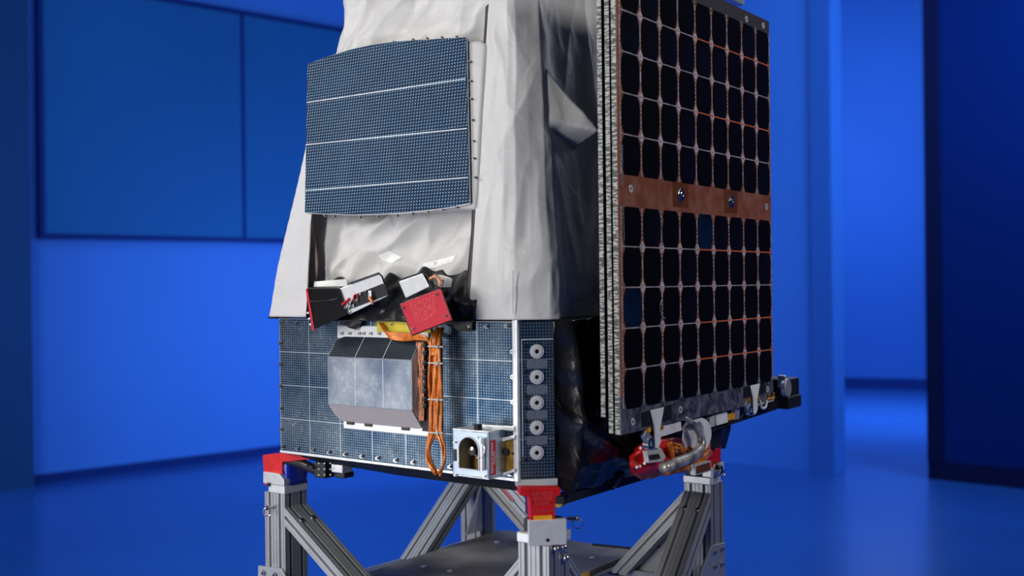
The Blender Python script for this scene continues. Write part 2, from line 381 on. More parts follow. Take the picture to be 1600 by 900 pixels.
# bolts ------------------------------------------------------
bolt_src = []
def bolt(p, n, r, parent, cup=True, name='bolt', mt='steel'):
    mb = MB(); p = Vector(p); n = Vector(n).normalized()
    mb.cyl(p, p + n * .0015, r * 1.5, 14); mb.cyl(p + n * .0015, p + n * .006, r, 12)
    mb.mi = 1; mb.cyl(p + n * .0058, p + n * .0063, r * .5, 6)
    return mb.build(name, [M[mt], M['black']], parent)
nY = V3(0, -1, 0)
mb = MB(); mb.bx(-.70, -.05, 0, .004, ZB, ZT); fp = mb.build('front_panel', M['tile'], sat, .0008)
mb = MB(); mb.bx(-.70, -.05, -.001, .004, ZB - .005, ZB); mb.build('edge_strip', M['alu_bright'], fp)
bs = []
for px, py in [(441, 503), (464, 504), (735, 510), (761, 510), (793, 510), (434, 536), (434, 569), (434, 603), (434, 637), (434, 670)] + [(443, 703), (466, 706), (490, 709), (515, 712), (540, 716), (566, 718), (591, 721), (619, 724), (646, 728), (704, 735), (797, 746), (562, 506), (589, 507), (615, 507)]:
    p = onY(px, py, -.0005); p.x = max(p.x, -.694); p.z = min(max(p.z, ZB + .008), ZT - .008)
    if not bs: bs.append(bolt(p, nY, .0028, fp)); b0 = p
    else: bs.append(copy_part(bs[0], p - b0, fp))
# left corner chamfer sheet
mb = MB(); mb.prism([V3(-.70, 0, ZB), V3(-.742, .045, ZB), V3(-.738, .049, ZB), V3(-.696, .004, ZB)], (0, 0, ZT - ZB)); mb.build('corner_panel', M['tile_corner'], sat)
# bright vertical corner bar with bolts
mb = MB(); mb.bx(-.056, -.043, -.006, .01, ZB - .006, ZT + .004); cb = mb.build('corner_bar', M['alu_bright'], sat, .003, seg=3)
bs = None
for py in (550, 589.5, 629, 669, 709):
    p = onY(806.5, py, -.0062); p.x = -.0555
    if bs is None: bs = bolt(p + V3(0, .005, 0), nY, .0034, cb); b0 = p
    else: copy_part(bs, p - b0, cb)
# chamfer panel
cA = V3(-.043, .0, 0); cB = V3(.002, .045, 0); cd_ = (cB - cA).normalized(); cn = V3(cd_.y, -cd_.x, 0)
def cpt(s, z, off=0): q = cA + cd_ * s + cn * off; return V3(q.x, q.y, z)
CL = (cB - cA).length
mb = MB(); mb.prism([cpt(0, ZB), cpt(CL, ZB), cpt(CL, ZB, -.005), cpt(0, ZB, -.005)], (0, 0, ZT - ZB)); ch = mb.build('corner_panel', M['tile_corner'], sat, .0006)
mb = MB(); mb.prism([cpt(-.008, ZB - .014), cpt(CL + .006, ZB - .014), cpt(CL + .006, ZB - .014, -.02), cpt(-.008, ZB - .014, -.02)], (0, 0, .013)); mb.build('bottom_flange', M['alu_bright'], ch, .001)
def cpix(px, py, off=0): return onp(px, py, cA + cn * off, cn)
disc = None
for py in (549, 589, 629, 668, 707):
    p = cpix(838.5, py)
    if disc is None:
        mb = MB(); mb.ring(p, cn, .0132, .0042, .0035, 28); mb.ring(p + cn * .0035, cn, .0095, .0042, .002, 24); mb.mi = 1; mb.cyl(p, p + cn * .0012, .0045, 16)
        disc = mb.build('round_boss', [M['alu_bright'], M['black']], ch, .0008); d0 = p
    else: copy_part(disc, p - d0, ch)
pad = None
for py in (569, 608.5, 648, 688):
    p = cpix(839.5, py)
    if pad is None:
        mb = MB(); hx, hz, r = .0195, .0085, .003; o_ = []
        for cx, cz, a0 in ((hx - r, hz - r, 0), (-hx + r, hz - r, 90), (-hx + r, -hz + r, 180), (hx - r, -hz + r, 270)):
            for k in range(4): t = R(a0 + k * 30); o_.append(p + cd_ * (cx + r * math.cos(t)) + V3(0, 0, cz + r * math.sin(t)))
        mb.prism(o_, cn * .0012); pad = mb.build('cover_pad', M['pad'], ch, .0004); d0 = p
    else: copy_part(pad, p - d0, ch)
sw = None
for py in (540, 580, 619, 638, 658, 678, 718):
    p = cpix(820, py)
    if sw is None: sw = bolt(p, cn, .0022, ch, name='screw'); d0 = p
    else: copy_part(sw, p - d0, ch)
mb = MB(); z0 = cpix(838, 531).z
mb.prism([cpt(.004, z0), cpt(CL, z0), cpt(CL, z0, .0015), cpt(.004, z0, .0015)], (0, 0, .002)); mb.prism([cpt(.004, z0 - .215), cpt(.0052, z0 - .215), cpt(.0052, z0 - .215, .0015), cpt(.004, z0 - .215, .0015)], (0, 0, .215))
mb.build('edge_strip', M['alu_bright'], ch)
# underside
mb = MB(); mb.loft([octo(BX0 + .01, -.01, .008, BY1, CH, ZB), octo(BX0 + .06, -.02, .02, BY1 - .03, CH, ZB - .018), octo(BX0 + .3, -.04, .05, BY1 - .1, CH, ZB - .034)]); mb.build('bottom_cover', M['black'], sat)

# equipment cover box on the front ---------------------------------------------
def EC(x, y, z): return V3(x, y, z)
xa, xb = -.513, -.2805
z_tb, z_tf, z_bf, z_bb = Z(-.106), Z(-.147), Z(-.245), Z(-.284)
P_ = .032
ec = MB(); ec.prism([EC(xa + .01, -.001, z_bb), EC(xb, -.001, z_bb), EC(xb, -P_ + .002, z_bf), EC(xb, -P_ + .002, z_tf), EC(xb, -.001, z_tb)][1:] + [EC(xb, -.001, z_bb)], (xa - xb + .01, 0, 0))
ecb = ec.build('equipment_cover', M['alu_blue'], sat, .001)
mb = MB(); mb.prism([EC(xa, -P_, z_bf), EC(xb, -P_, z_bf), EC(xb, -P_, z_tf), EC(xa, -P_, z_tf)], (0, .002, 0)); mb.build('front_sheet', M['cover_front'], ecb)
def rc(x0, x1, z0, y0, z1, y1, r, side):   # slanted sheet with rounded back corners
    n = 6; out = [EC(x0, y0, z0), EC(x1, y0, z0)]
    def lp(t): return y0 + (y1 - y0) * t, z0 + (z1 - z0) * t
    for k in range(n + 1):
        a = math.pi / 2 * k / n; t = 1 - .18 + .18 * math.sin(a); y, z = lp(t); out.append(EC(x1 - .012 * (1 - math.cos(a)), y, z))
    for k in range(n, -1, -1):
        a = math.pi / 2 * k / n; t = 1 - .45 + .45 * math.sin(a); y, z = lp(t); out.append(EC(x0 + .03 * (1 - math.cos(a)), y, z))
    return out
mb = MB(); mb.prism(rc(xa, xb, z_tf, -P_, z_tb, -.002, .01, 1), (0, -.0004, .0012)); mb.build('top_sheet', M['cover_top'], ecb)
mb = MB(); mb.prism(rc(xa, xb, z_bf, -P_, z_bb, -.002, .01, 1), (0, -.0004, -.0012)); mb.build('lower_sheet', M['cover_low'], ecb)
mb = MB(); mb.prism([EC(xb, -.001, z_bb + .004), EC(xb, -P_, z_bf), EC(xb, -P_, z_tf), EC(xb, -.001, z_tb - .004)], (.0015, 0, 0)); mb.build('end_sheet', M['alu_blue'], ecb)
mb = MB()
for zz in (z_tf, z_bf): mb.bx(xa, xb, -P_ - .0008, -P_ + .0005, zz - .0012, zz + .0012)
mb.bx(xb - .0012, xb + .0012, -P_ - .0008, -P_ + .001, z_bf, z_tf); mb.build('edge_strip', M['seam'], ecb)
mb = MB(); mb.bx(-.515, -.262, -.003, 0, z_tb - .003, Z(-.083)); wf = mb.build('mounting_flange', M['white'], sat, .0006)
d0 = None
for px in (536, 548, 563, 570, 581, 594, 609):
    p = onY(px, 521, -.003)
    if d0 is None: sw = bolt(p, nY, .0024, wf, name='screw'); d0 = p
    else: copy_part(sw, p - d0, wf)
mb = MB(); mb.bx(-.50, -.245, -.0025, 0, Z(-.298), z_bb + .002); wf = mb.build('lower_flange', M['alu_bright'], sat, .0006)
d0 = None
for px, py in ((548, 661), (576, 664), (634, 670)):
    p = onY(px, py, -.003)
    if d0 is None: mb = MB(); mb.bx(p.x - .01, p.x + .01, -.006, -.0025, p.z - .003, p.z + .003); sw = mb.build('clip', M['black'], wf, .001); d0 = p
    else: copy_part(sw, p - d0, wf)
mb = MB(); mb.bx(-.40, -.255, -.0035, -.0005, Z(-.094), Z(-.072)); mb.build('yellow_tape', M['yellow'], sat, .0004)
# copper wire comb and black clips
wb = None
mb = MB(); mb.bx(-.2785, -.232, -.006, 0, Z(-.288), Z(-.106)); hb = mb.build('connector_block', M['brown'], sat, .001)
for k in range(6):
    px = 651.5 + k * 2.1; mb = MB()
    pts = [onY(px + random.uniform(-.6, .6), 534 + j * 15.5, -.012 - .003 * random.random()) for j in range(9)]
    mb.tube(pts, .0019, 6); mb.build('copper_wire', M['copper'], hb, smooth=True)
for py in (539, 551, 567, 580, 590, 601, 611, 623, 634):
    p = onY(666, py, -.012); mb = MB(); mb.box(p, (.008, .012, .009)); mb.cyl(p + V3(0, -.005, 0), p + V3(0, -.009, 0), .0035, 10); mb.build('connector', M['black'], hb, .001)
# orange harness with loop at the bottom
hn = MB(); hn.bx(-.247, -.243, -.004, 0, Z(-.3), Z(-.12)); hn = hn.build('cable_harness', M['kapton'], sat)
for k in range(9):
    u = k / 8 * 2 - 1; j = lambda a=.8: random.uniform(-a * 1.6, a * 1.6)
    pts = [onY(688 + u * 3, 512, -.02), onY(682 + u * 7 + j(), 530, -.03), onY(680 + u * 8 + j(), 560, -.034 + j(.003)), onY(680 + u * 9 + j(), 595, -.034 + j(.003)), onY(680 + u * 9 + j(), 640, -.034), onY(681 + u * 9, 672, -.034)]
    side = -1 if u < 0.05 else 1
    pts += [onY(681 + side * (10 + abs(u) * 3), 700, -.036), onY(682 + side * (9 + 3 * abs(u)), 722, -.036), onY(684 + side * 2 + u, 741 + j(2), -.036)]
    mb = MB(); mb.tube([p + V3(0, random.uniform(-.004, .003), 0) for p in pts], .0027, 8); mb.build('cable', M['orange'], hn, smooth=True)
for k in range(6):
    mb = MB(); mb.tube([onY(594 + k * 1.5, 505 + k, -.008), onY(604 + k, 519 + k * 1.6, -.018), onY(630, 521 + k * 2.1, -.022), onY(655, 524 + k * 1.2, -.028), onY(668 + k, 530 + k, -.031), onY(676 + k * 1.5, 556, -.037)], .0026, 7); mb.build('cable', M['orange'], hn, smooth=True)
for py in (541, 567, 624, 676):
    mb = MB(); a = onY(669, py, -.041); b_ = onY(692, py + 1, -.041); mb.tube([a + V3(0, .012, 0), a, b_, b_ + V3(0, .012, 0)], .0016, 6, False); mb.tube([onY(684, py - 2, -.043), onY(683, py + 4, -.043)], .0022, 6, False); mb.build('cable_tie', M['tie'], hn)

# black ledge blanket between shroud and body --------------------------------
def crump(p, s1=9, a1=.01, s2=24, a2=.003):
    v = noise.voronoi(p * s1)[0]
    return a1 * (v[1] - v[0] - .25) * .5 - a1 * 1.5 * abs(noise.noise(p * s1 * .7)) - a1 * .8 * abs(noise.noise(p * s1 * 1.7 + V3(3, 1, 7))) + a1 * .6 + a2 * noise.noise(p * s2)
def ledge(u, v):
    x = -.575 + .44 * u; z = Z(-.072 + (.075 + .03 * noise.noise(V3(u * 9, 0, 3)) + .03 * u) * v); p = V3(x, 0, z)
    y = -.022 + .06 * v + crump(p, 14, .014, 40, .003) - .015 * math.sin(math.pi * v)
    return V3(x, y, z + .012 * noise.noise(p * 25) * v)
mb = MB(); mb.grid(ledge, 90, 30); mb.build('black_blanket', M['ledge'], sat, smooth=True, solid=.002)
mb = MB(); mb.poly([onY(536, 505, -.012), onY(556, 500, -.014), onY(566, 503, -.012), onY(556, 515, -.013), onY(545, 512, -.012)]); mb.build('foil_tab', M['ledge'], sat, solid=.002)
mb = MB(); mb.poly([onY(700, 500, -.006), onY(738, 498, -.006), onY(738, 518, -.006), onY(722, 517, -.006), onY(697, 508, -.006)]); mb.build('foil_tab', M['ledge'], sat, solid=.001)

# shroud ---------------------------------------------------------------------
K = .165; SZ0 = Z(-.066); SZ1 = Z(.72)
def taper(z): return K * (z - SZ0)
# centre blanket: wraps the left corner, front recessed between flaps
def path_pt(L, s):
    tot = 0
    for a, b_ in zip(L, L[1:]):
        d = (b_ - a).length
        if s <= tot + d: return a + (b_ - a) * ((s - tot) / d)
        tot += d
    return L[-1]
def centre(u, v):
    z = Z(-.01) + (SZ1 - Z(-.01)) * v; t = taper(z)
    rec = .034 if z < Z(.42) else .034 - min(1, (z - Z(.42)) / .12) * .034
    L = [V3(BX0 + t + .004, .6 - t, z), V3(BX0 + t + .004, .03 + t, z), V3(BX0 + .03 + t, rec + t, z), V3(-.12, rec + t, z)]
    tot = sum((b_ - a).length for a, b_ in zip(L, L[1:])); s = u * tot
    p = path_pt(L, s)
    q = V3(s, z * 1.0, 3.3); d = crump(q, 7, .036, 22, .003)
    if v < .12:                                    # ragged lower hem
        e = (1 - v / .12)
        p.z += e * (.02 * noise.noise(V3(s * 12, 1, 5)) + (-.02 if p.x > -.45 else .012)); d -= e * .012
    n = V3(-1, 0, 0) if p.x < BX0 + t + .01 else V3(0, -1, 0)
    return p + n * d
mb = MB(); mb.grid(centre, 260, 210); shr = mb.build('centre_blanket', M['cloth2'], sat, smooth=True, solid=.0015)
mb = MB(); q = [onY(491, 440, .012), onY(541, 436, .012), onY(543, 447, .012), onY(490, 450, .012)]; mb.prism(q, (0, .002, 0)); mb.build('hem_tape', M['tape'], sat)
from mathutils.bvhtree import BVHTree
sb = BVHTree.FromPolygons([v.co for v in shr.data.vertices], [p.vertices[:] for p in shr.data.polygons])
def onsurf(px, py, off=.0022):
    d = ray(px, py).normalized(); h = sb.ray_cast(CAM, d)[0]
    return (h if h is not None else onY(px, py, .036)) - d * off
for pts in ([(591, 399), (608, 392), (628, 402), (612, 411), (596, 406)], [(660, 412), (700, 402), (712, 398), (708, 408), (664, 423)]):
    c_ = Vector((sum(p[0] for p in pts), sum(p[1] for p in pts))) / 5
    mb = MB(); rings = []
    for k in (0, .5, 1):
        L = []
        for q0, q1 in zip(pts, pts[1:] + pts[:1]):
            for f in (0, .33, .66): L.append(c_ + (Vector(q0).lerp(Vector(q1), f) - c_) * max(k, .05))
        rings.append([onsurf(p.x, p.y) for p in L])
    mb.loft(rings, caps=True) if False else mb.loft(rings, caps=False); mb.face([mb.bm.verts.new(p) for p in rings[0]]); mb.build('tape_patch', M['tape'], shr)
# left flap
def lflap(u, v):
    z = SZ0 + (Z(.36) - SZ0) * v; t = taper(z)
    xe = onY(478.5 - 3 * v, 400, -.008).x
    L = [V3(BX0 + t, .62 - t, z), V3(BX0 + t, .02 + t, z), V3(BX0 + .018 + t, -.006 + t * .9, z), V3(max(xe, BX0 + .02 + t + .002), -.010 + t * .85, z)]
    tot = sum((b_ - a).length for a, b_ in zip(L, L[1:])); s = tot * (u ** .35 if False else (1 - (1 - u) ** 1.0)); p = path_pt(L, s)
    d = .010 * noise.noise(V3(s * 5, z * 3, 9)) + .004 * noise.noise(V3(s * 16, z * 6, 2)) + .004
    n = V3(-.7, -.7, 0) if p.y < .05 else V3(-1, 0, 0)
    return p + n * d * (.3 + .7 * math.sin(math.pi * min(1, v * 1.2)) )
mb = MB(); mb.grid(lflap, 200, 80); mb.build('left_flap', M['cloth'], sat, smooth=True, solid=.002)
mb = MB(); mb.grid(lambda u, v: onY(480 + 13 * u + 4 * math.sin(v * 5) * u, 447 - 112 * v, .018 + .01 * u), 6, 24); mb.build('flap_lining_and_gap_shade', M['brown2'], sat, smooth=True, solid=.001)
# right flap: front strip, rounded corner, side sheet
def rflap(u, v):
    z = SZ0 + (SZ1 - SZ0) * v; t = taper(z); vv = (z - SZ0)
    xs = -.1515 - .022 * min(1, vv / .6); f = max(0, 1 - vv / .55)
    L = [V3(xs, -.012 + t, z), V3(-.075 - t * .4, -.014 + t, z), V3(-.048 - t * .55, -.008 + t, z), V3(-.02 - t * .75, .010 + t, z), V3(.004 - t * .9, .034 + t, z), V3(.010 - t, .056 + t, z), V3(.006 - t, .078 + t, z), V3(.002 - t, .70 - t, z)]
    tot = sum((b_ - a).length for a, b_ in zip(L, L[1:])); s = tot * u ** 1.6; p = path_pt(L, s)
    foot = min(1, vv / .06)
    d = (.020 * noise.noise(V3(s * 6, z * 2.0, 4)) - .022 * abs(noise.noise(V3(s * 9, z * 2.6, 7))) - .010 * abs(noise.noise(V3(s * 15, z * 6, 3))) + .010 + .002 * noise.noise(V3(s * 40, z * 20, 3))) * foot * min(1, s / .03)
    k = min(1, max(0, (s - .07) / .12)); n = V3(math.sin(k * math.pi / 2), -math.cos(k * math.pi / 2), 0)
    d *= 1 - .5 * k * k
    # oblique fold that stands off the side near the top
    zr = z - CZ; yc = .05 + t; ye = .13 + (.222 - .13) * (.43 - zr) / .157
    if yc < p.y < ye and .25 < zr < .43:
        zl = .300 - (p.y - .11) * .25
        p = p + V3(1, -.1, 0) * (.8 * (p.y - yc)) * max(0, min(1, (zr - zl) / .02)) * min(1, (ye - p.y) / .006)
    return p + n * d
mb = MB(); mb.grid(rflap, 240, 220); rf = mb.build('right_flap', M['cloth'], sat, smooth=True, solid=.002)
def gap(u, v):
    p = rflap(0, v); wd_ = (.0085 + .0022 * math.sin(v * 9) + .002 * math.sin(v * 23)) * (1 if v > .02 else .3)
    return p + V3(-wd_ * u - .0002, -.0005 + .001 * u, 0)
mb = MB(); mb.grid(gap, 2, 120); mb.build('flap_lining_and_gap_shade', M['brown'], rf, smooth=True, solid=.0008)  # dark strip along the flap edge, coloured in place of the gap's shade
def cz2(px, py): return onp(px, py, V3(-.05, -.012, 0) + V3(.7, -.7, 0) * .004, V3(.62, -.78, 0))
for x_ in (801, 858):
    mb = MB(); mb.tube([cz2(x_ + 2, 424), cz2(x_, 424.5), cz2(x_, 455), cz2(x_, 490)], .0008, 5, False); mb.build('stitched_seam', M['seam'], rf)
mb = MB(); mb.bx(BX0 + .08, -.09, .12, .66, SZ0 - .02, SZ0); mb.bx(-.735, -.71, .0, .3, Z(-.0705), Z(-.0655)); mb.build('interface_plate', M['dark_steel'], sat)
mb = MB(); t = taper(SZ1); mb.loft([octo(BX0 + .09, -.09, .09, BY1 - .09, .04, SZ0), octo(BX0 + .07 + t, -.07 - t, .08 + t, BY1 - .07 - t, .04, SZ1)]); mb.build('telescope_structure', M['dark_steel'], sat)

# antenna panel on the front --------------------------------------------------
AO = V3(-.4, .016, Z(.2)); ANn = V3(0, -1, K * .95).normalized()
def ap(px, py, off=0): return onp(px, py, AO + ANn * off, ANn)
top = [(480, 100), (510, 89), (545, 78), (580, 70), (620, 64.5), (660, 62), (700, 59.5), (728, 58)]
bot = [(733, 317), (705, 323), (670, 328), (630, 332), (590, 334.5), (550, 335), (510, 334), (476, 332)]
mb = MB(); mb.prism([ap(*p) for p in top + bot], -ANn * .008); at = mb.build('antenna_panel', M['antenna'], sat, .0008)
mb = MB()
for a, b_ in (((480, 159.5), (727.5, 122.5)), ((478, 225.5), (730, 200)), ((476.5, 297), (732, 276.5))):
    A = ap(*a); B = ap(*b_); A2 = ap(a[0], a[1] + 1.6); B2 = ap(b_[0], b_[1] + 1.6); mb.prism([A, B, B2, A2], ANn * .0008)
mb.build('seam_strip', M['seam'], at)
mb = MB()
def rim(L):
    mb.tube([ap(*p) - ANn * .003 for p in L], .0014, 5, False)
rim(top); rim(bot); rim([top[0], bot[-1]]); rim([top[-1], bot[0]]); mb.build('panel_rim', M['alu_bright'], at)
mb = MB(); mb.prism([ap(*p) - ANn * .009 for p in [(484, 104), (545, 80), (620, 67), (700, 60), (745, 60), (754, 66), (747, 180), (741, 300), (738, 326), (700, 325), (620, 331), (484, 330)]], -ANn * .03); mb.build('antenna_backing', M['cloth'], at, .008, smooth=True, seg=4)
sw = None
for px, py in [(732, 95), (733, 125), (734, 153), (735.5, 186), (737, 219), (738, 246), (739.5, 276), (497, 96), (516, 88), (536, 82), (556, 76), (613, 64), (643, 60.5), (665, 58.5), (688, 57), (711, 56), (505, 336), (520, 337), (560, 338.5), (588, 338), (618, 336), (642, 333), (666, 330), (689, 326.5), (711, 322.5)]:
    p = ap(px, py) - ANn * .008
    if sw is None: sw = bolt(p, ANn, .0018, at, name='screw', mt='extr_dark2'); d0 = p
    else: copy_part(sw, p - d0, at)

# star trackers ---------------------------------------------------------------
def obox(mb, O, ax, ay, az, x, y, z0, z1):   # box in a tilted frame
    pts = [O + ax * a + ay * b_ + az * z0 for a, b_ in ((x[0], y[0]), (x[1], y[0]), (x[1], y[1]), (x[0], y[1]))]; mb.prism(pts, az * (z1 - z0))
# left tracker: silver head, black flared baffle pointing left
YT = -.06
st = MB()
def pl(pts, y): return [onY(a, b_, y) for a, b_ in pts]
st.loft([pl([(528, 452), (594, 427), (607, 462), (545, 492)], YT), pl([(531, 450), (592, 428), (603, 460), (546, 488)], YT + .045)])
t1 = st.build('star_tracker', M['alu_bright'], sat, .0015)
mb = MB(); mb.prism(pl([(545, 484), (553, 461), (598, 443), (606, 461)], YT - .0012), (0, .001, 0)); mb.build('recess', M['dark_steel'], t1)
mb = MB()
mb.tube(pl([(535, 476), (540, 472), (546, 467)], YT - .003), .003, 8); mb.build('red_wire', M['red'], t1)
mb = MB(); mb.torus(onY(556, 465, YT - .003), (0, 1, 0), .0065, .0012); mb.build('red_wire', M['red'], t1)
mb = MB()
for a, b_, s_ in ((541, 480, .007), (547, 474, .006), (552, 478, .006), (558, 469, .005), (546, 487, .005), (563, 460, .004), (571, 455, .004)):
    mb.box(onY(a, b_, YT - .003), (s_ * 1.3, .006, s_), Matrix.Rotation(R(-20), 3, 'Y'))
mb.build('connector_cluster', M['steel'], t1, .001)
mb = MB(); mb.box(onY(579, 460, YT - .005), (.008, .006, .014)); mb.build('clip', M['alu'], t1, .001)
mb = MB(); mb.tube(pl([(578, 465), (581, 470), (583, 476)], YT - .008), .0045, 8, True, 1, lambda t: 1.1 - .7 * t); mb.build('cable_end', M['orange'], t1, smooth=True)
mb = MB(); mb.tube(pl([(547, 443), (575, 433), (592, 427), (597, 432), (607, 462)], YT - .001), .002, 6, False); mb.build('gasket', M['black'], t1)
mb = MB(); Af = pl([(480, 450), (530, 450), (545, 491), (491, 515)], YT - .004); Ab = pl([(484, 448), (530, 447), (545, 480), (494, 498)], YT + .05)
mb.loft([Af, Ab]); bf = mb.build('baffle', M['baffle'], t1, .002)
mb = MB(); mb.tube(pl([(483, 471), (505, 470.5), (530, 466)], YT - .005), .0016, 6); mb.build('fold', M['foil'], bf)
# red end cover of left tracker (a separate lift-off cover)
lc = thing('lens_cover', 'thin red cover seen edge-on, on the black baffle beside the white flap', 'lens cover', onY(486, 490, YT))
mb = MB(); mb.loft([pl([(477.5, 452), (480.5, 450.5), (491.5, 516), (487.5, 518)], YT - .006), pl([(481.5, 450), (484, 448.5), (495, 499), (491, 500)], YT + .05)]); cp = mb.build('cover_plate', M['cover_red'], lc, .001)
mb = MB()
for a, b_ in ((483, 489), (485, 498), (487, 507)): mb.cyl(onY(a, b_, YT - .007), onY(a - 2.5, b_, YT - .007), .0022, 8)
mb.build('screw', M['white'], lc)
# right tracker: silver head box behind, dark baffle frame toward viewer
t2 = MB(); t2.loft([pl([(623, 440), (660, 427), (671, 448), (634, 466)], -.07), pl([(626, 437), (659, 427), (668, 446), (636, 460)], -.02)]); t2 = t2.build('star_tracker', M['alu_bright'], sat, .0015)
mb = MB(); mb.tube(pl([(622, 439), (660, 426), (668, 430), (676, 450)], -.068), .0022, 6, False); mb.build('gasket', M['black'], t2)
CE = onY(665, 487, -.115); cx_ = (onY(687, 452, -.115) - onY(625, 475, -.115)).normalized(); cy_ = (onY(687, 452, -.115) - onY(703, 500, -.115)); cy_ = (cy_ - cx_ * cy_.dot(cx_)).normalized(); 
mb = MB()
O4 = pl([(625, 475), (687, 452), (704, 500), (644, 523)], -.112)
B4 = pl([(632, 467), (682, 449), (697, 490), (648, 510)], -.02)
mb.loft([O4, B4]); mb.build('baffle', M['baffle'], t2, .001)
mb = MB(); mb.box(onY(690, 440, -.05), (.03, .03, .02), Matrix.Rotation(R(15), 3, 'Y')); mb.build('bracket', M['steel'], t2, .003)
mb = MB(); mb.tube(pl([(672, 436), (680, 432), (686, 437), (688, 448)], -.075), .0035, 8); mb.build('cable', M['copper'], t2, smooth=True)
lc2 = thing('lens_cover', 'square red protective cover with embossed lettering and four screws, tilted above the orange cables', 'lens cover', onY(665, 487, -.114))
mb = MB(); q = pl([(625, 475), (687, 451.5), (704.5, 500), (644, 523.5)], -.117); mb.prism(q, (0, .0045, 0)); cp = mb.build('cover_plate', M['cover_red'], lc2, .001)
mb = MB(); mb.prism(pl([(623.5, 474.5), (687.5, 450), (706, 500.5), (643.5, 525.5)], -.1125), (0, .003, 0)); mb.build('gasket', M['black'], lc2)
exx = (q[1] - q[0]).normalized(); eyy = (q[0] - q[3]).normalized(); cc = (q[0] + q[1] + q[2] + q[3]) / 4 + V3(0, -.0003, 0)
text_mesh('embossed_lettering', 'REMOVE\nBEFORE\nFLIGHT', .0165, frameM(cc + eyy * .004, exx, eyy), M['emboss'], cp, .0003, sp=.85)
for a, b_ in ((631, 481), (683, 460), (697, 493), (646, 514)): bolt(onY(a, b_, -.117), nY, .0018, lc2, name='screw')

# sensor cage (bottom right of front panel) -----------------------------------
CX0, CX1, CY0 = -.160, -.0755, -.054; CZ0, CZ1 = Z(-.356), Z(-.270)
cg = thing('sensor_cage', 'small aluminium cage with arched opening and red strip label, low on the dotted panel', 'sensor cage', ((CX0 + CX1) / 2, CY0 / 2, CZ0))
mb = MB(); t = .006
def arch(n=24):
    cx = (CX0 + CX1) / 2 - .004; hw = .024; zc = CZ1 - .036; zb_ = CZ0 + .014; inn = []; out = []
    for k in range(n):
        a = math.pi * 2 * k / n
        dx, dz = math.cos(a), math.sin(a)
        if dz >= 0: ix, iz = hw * dx, hw * dz
        else:
            s_ = min(hw / max(1e-6, abs(dx)), (zc - zb_) / max(1e-6, -dz)); ix, iz = dx * s_, dz * s_
        so = min(((CX1 if dx > 0 else CX0) - cx) / dx if abs(dx) > 1e-6 else 9, ((CZ1 if dz > 0 else CZ0) - zc) / dz if abs(dz) > 1e-6 else 9)
        inn.append((cx + ix, zc + iz)); out.append((cx + dx * so, zc + dz * so))
    # snap corners
    for X, Zc in ((CX0, CZ0), (CX1, CZ0), (CX1, CZ1), (CX0, CZ1)):
        i = min(range(n), key=lambda i: (out[i][0] - X) ** 2 + (out[i][1] - Zc) ** 2); out[i] = (X, Zc)
    return inn, out
inn, out = arch(32)
mb.ringprism([V3(a, CY0, b_) for a, b_ in out], [V3(a, CY0, b_) for a, b_ in inn], (0, .004, 0)); mb.build('front_plate', M['alu_blue'], cg, .0006)
mb = MB(); inn2 = [(a, b_) for a, b_ in inn]; cxm = sum(a for a, _ in inn) / len(inn); czm = sum(b_ for _, b_ in inn) / len(inn)
mb.tube([V3(a, CY0 - .0008, b_) for a, b_ in inn if b_ > CZ0 + .016] and [V3(a, CY0 - .0008, b_) for a, b_ in inn] + [V3(inn[0][0], CY0 - .0008, inn[0][1])], .0012, 6, False); mb.build('opening_rim', M['alu_bright'], cg)
mb = MB(); mb.bx(CX1 - .004, CX1, CY0, -.001, CZ0, CZ1); mb.build('side_plate', M['alu_blue'], cg, .0006)
mb = MB(); mb.bx(CX0, CX0 + .004, CY0, -.001, CZ0, CZ1); mb.build('side_plate', M['alu_blue'], cg, .0006)
mb = MB(); mb.bx(CX0, CX1, CY0, -.001, CZ1 - .003, CZ1 + .001); mb.build('top_plate', M['alu_bright'], cg, .0006)
mb = MB(); mb.bx(CX0, CX1, CY0, -.001, CZ0 - .001, CZ0 + .003); mb.build('bottom_plate', M['alu'], cg, .0006)
mb = MB(); mb.bx(CX0 + .005, CX1 - .005, -.006, -.002, CZ0 + .004, CZ1 - .004); mb.build('gold_lining', M['gold'], cg)
mb = MB(); mb.cyl(V3(-.125, -.02, Z(-.31)), V3(-.125, -.042, Z(-.31)), .009, 18); mb.build('lens_barrel', M['dark_steel'], cg, .001)
mb = MB(); mb.cyl(V3(-.122, -.042, Z(-.305)), V3(-.122, -.045, Z(-.305)), .0035, 12); mb.build('lens_ring', M['steel'], cg, .0005)
p = onY(747, 672, -.045); mb = MB(); mb.cyl(p + V3(0, 0, -.012), p + V3(0, 0, .011), .0068, 18)
for k in range(12):
    t_ = 2 * math.pi * k / 12; mb.box(p + V3(.0068 * math.cos(t_), .0068 * math.sin(t_), 0), (.0016, .0016, .02), Matrix.Rotation(t_, 3, 'Z'))
mb.build('thumb_knob', M['black'], cg)
mb = MB(); mb.tube([onY(747, 682, -.058), onY(751, 692, -.06), onY(757, 700, -.06), onY(755, 712, -.062), onY(748, 716, -.06), onY(741, 709, -.058)], .0012, 6); mb.build('lanyard', M['steel'], cg, smooth=True)
mb = MB(); mb.cyl(onY(754, 690, -.058), onY(754, 735, -.058), .0045, 12); mb.cyl(onY(753, 684, -.058), onY(753, 692, -.058), .006, 12); mb.build('hinge_post', M['alu_bright'], cg, .0006)
mb = MB(); p = onY(710, 711, CY0 - .001); mb.box(p + V3(.001, .0, 0), (.006, .003, .022)); mb.build('latch', M['black'], cg, .0006)
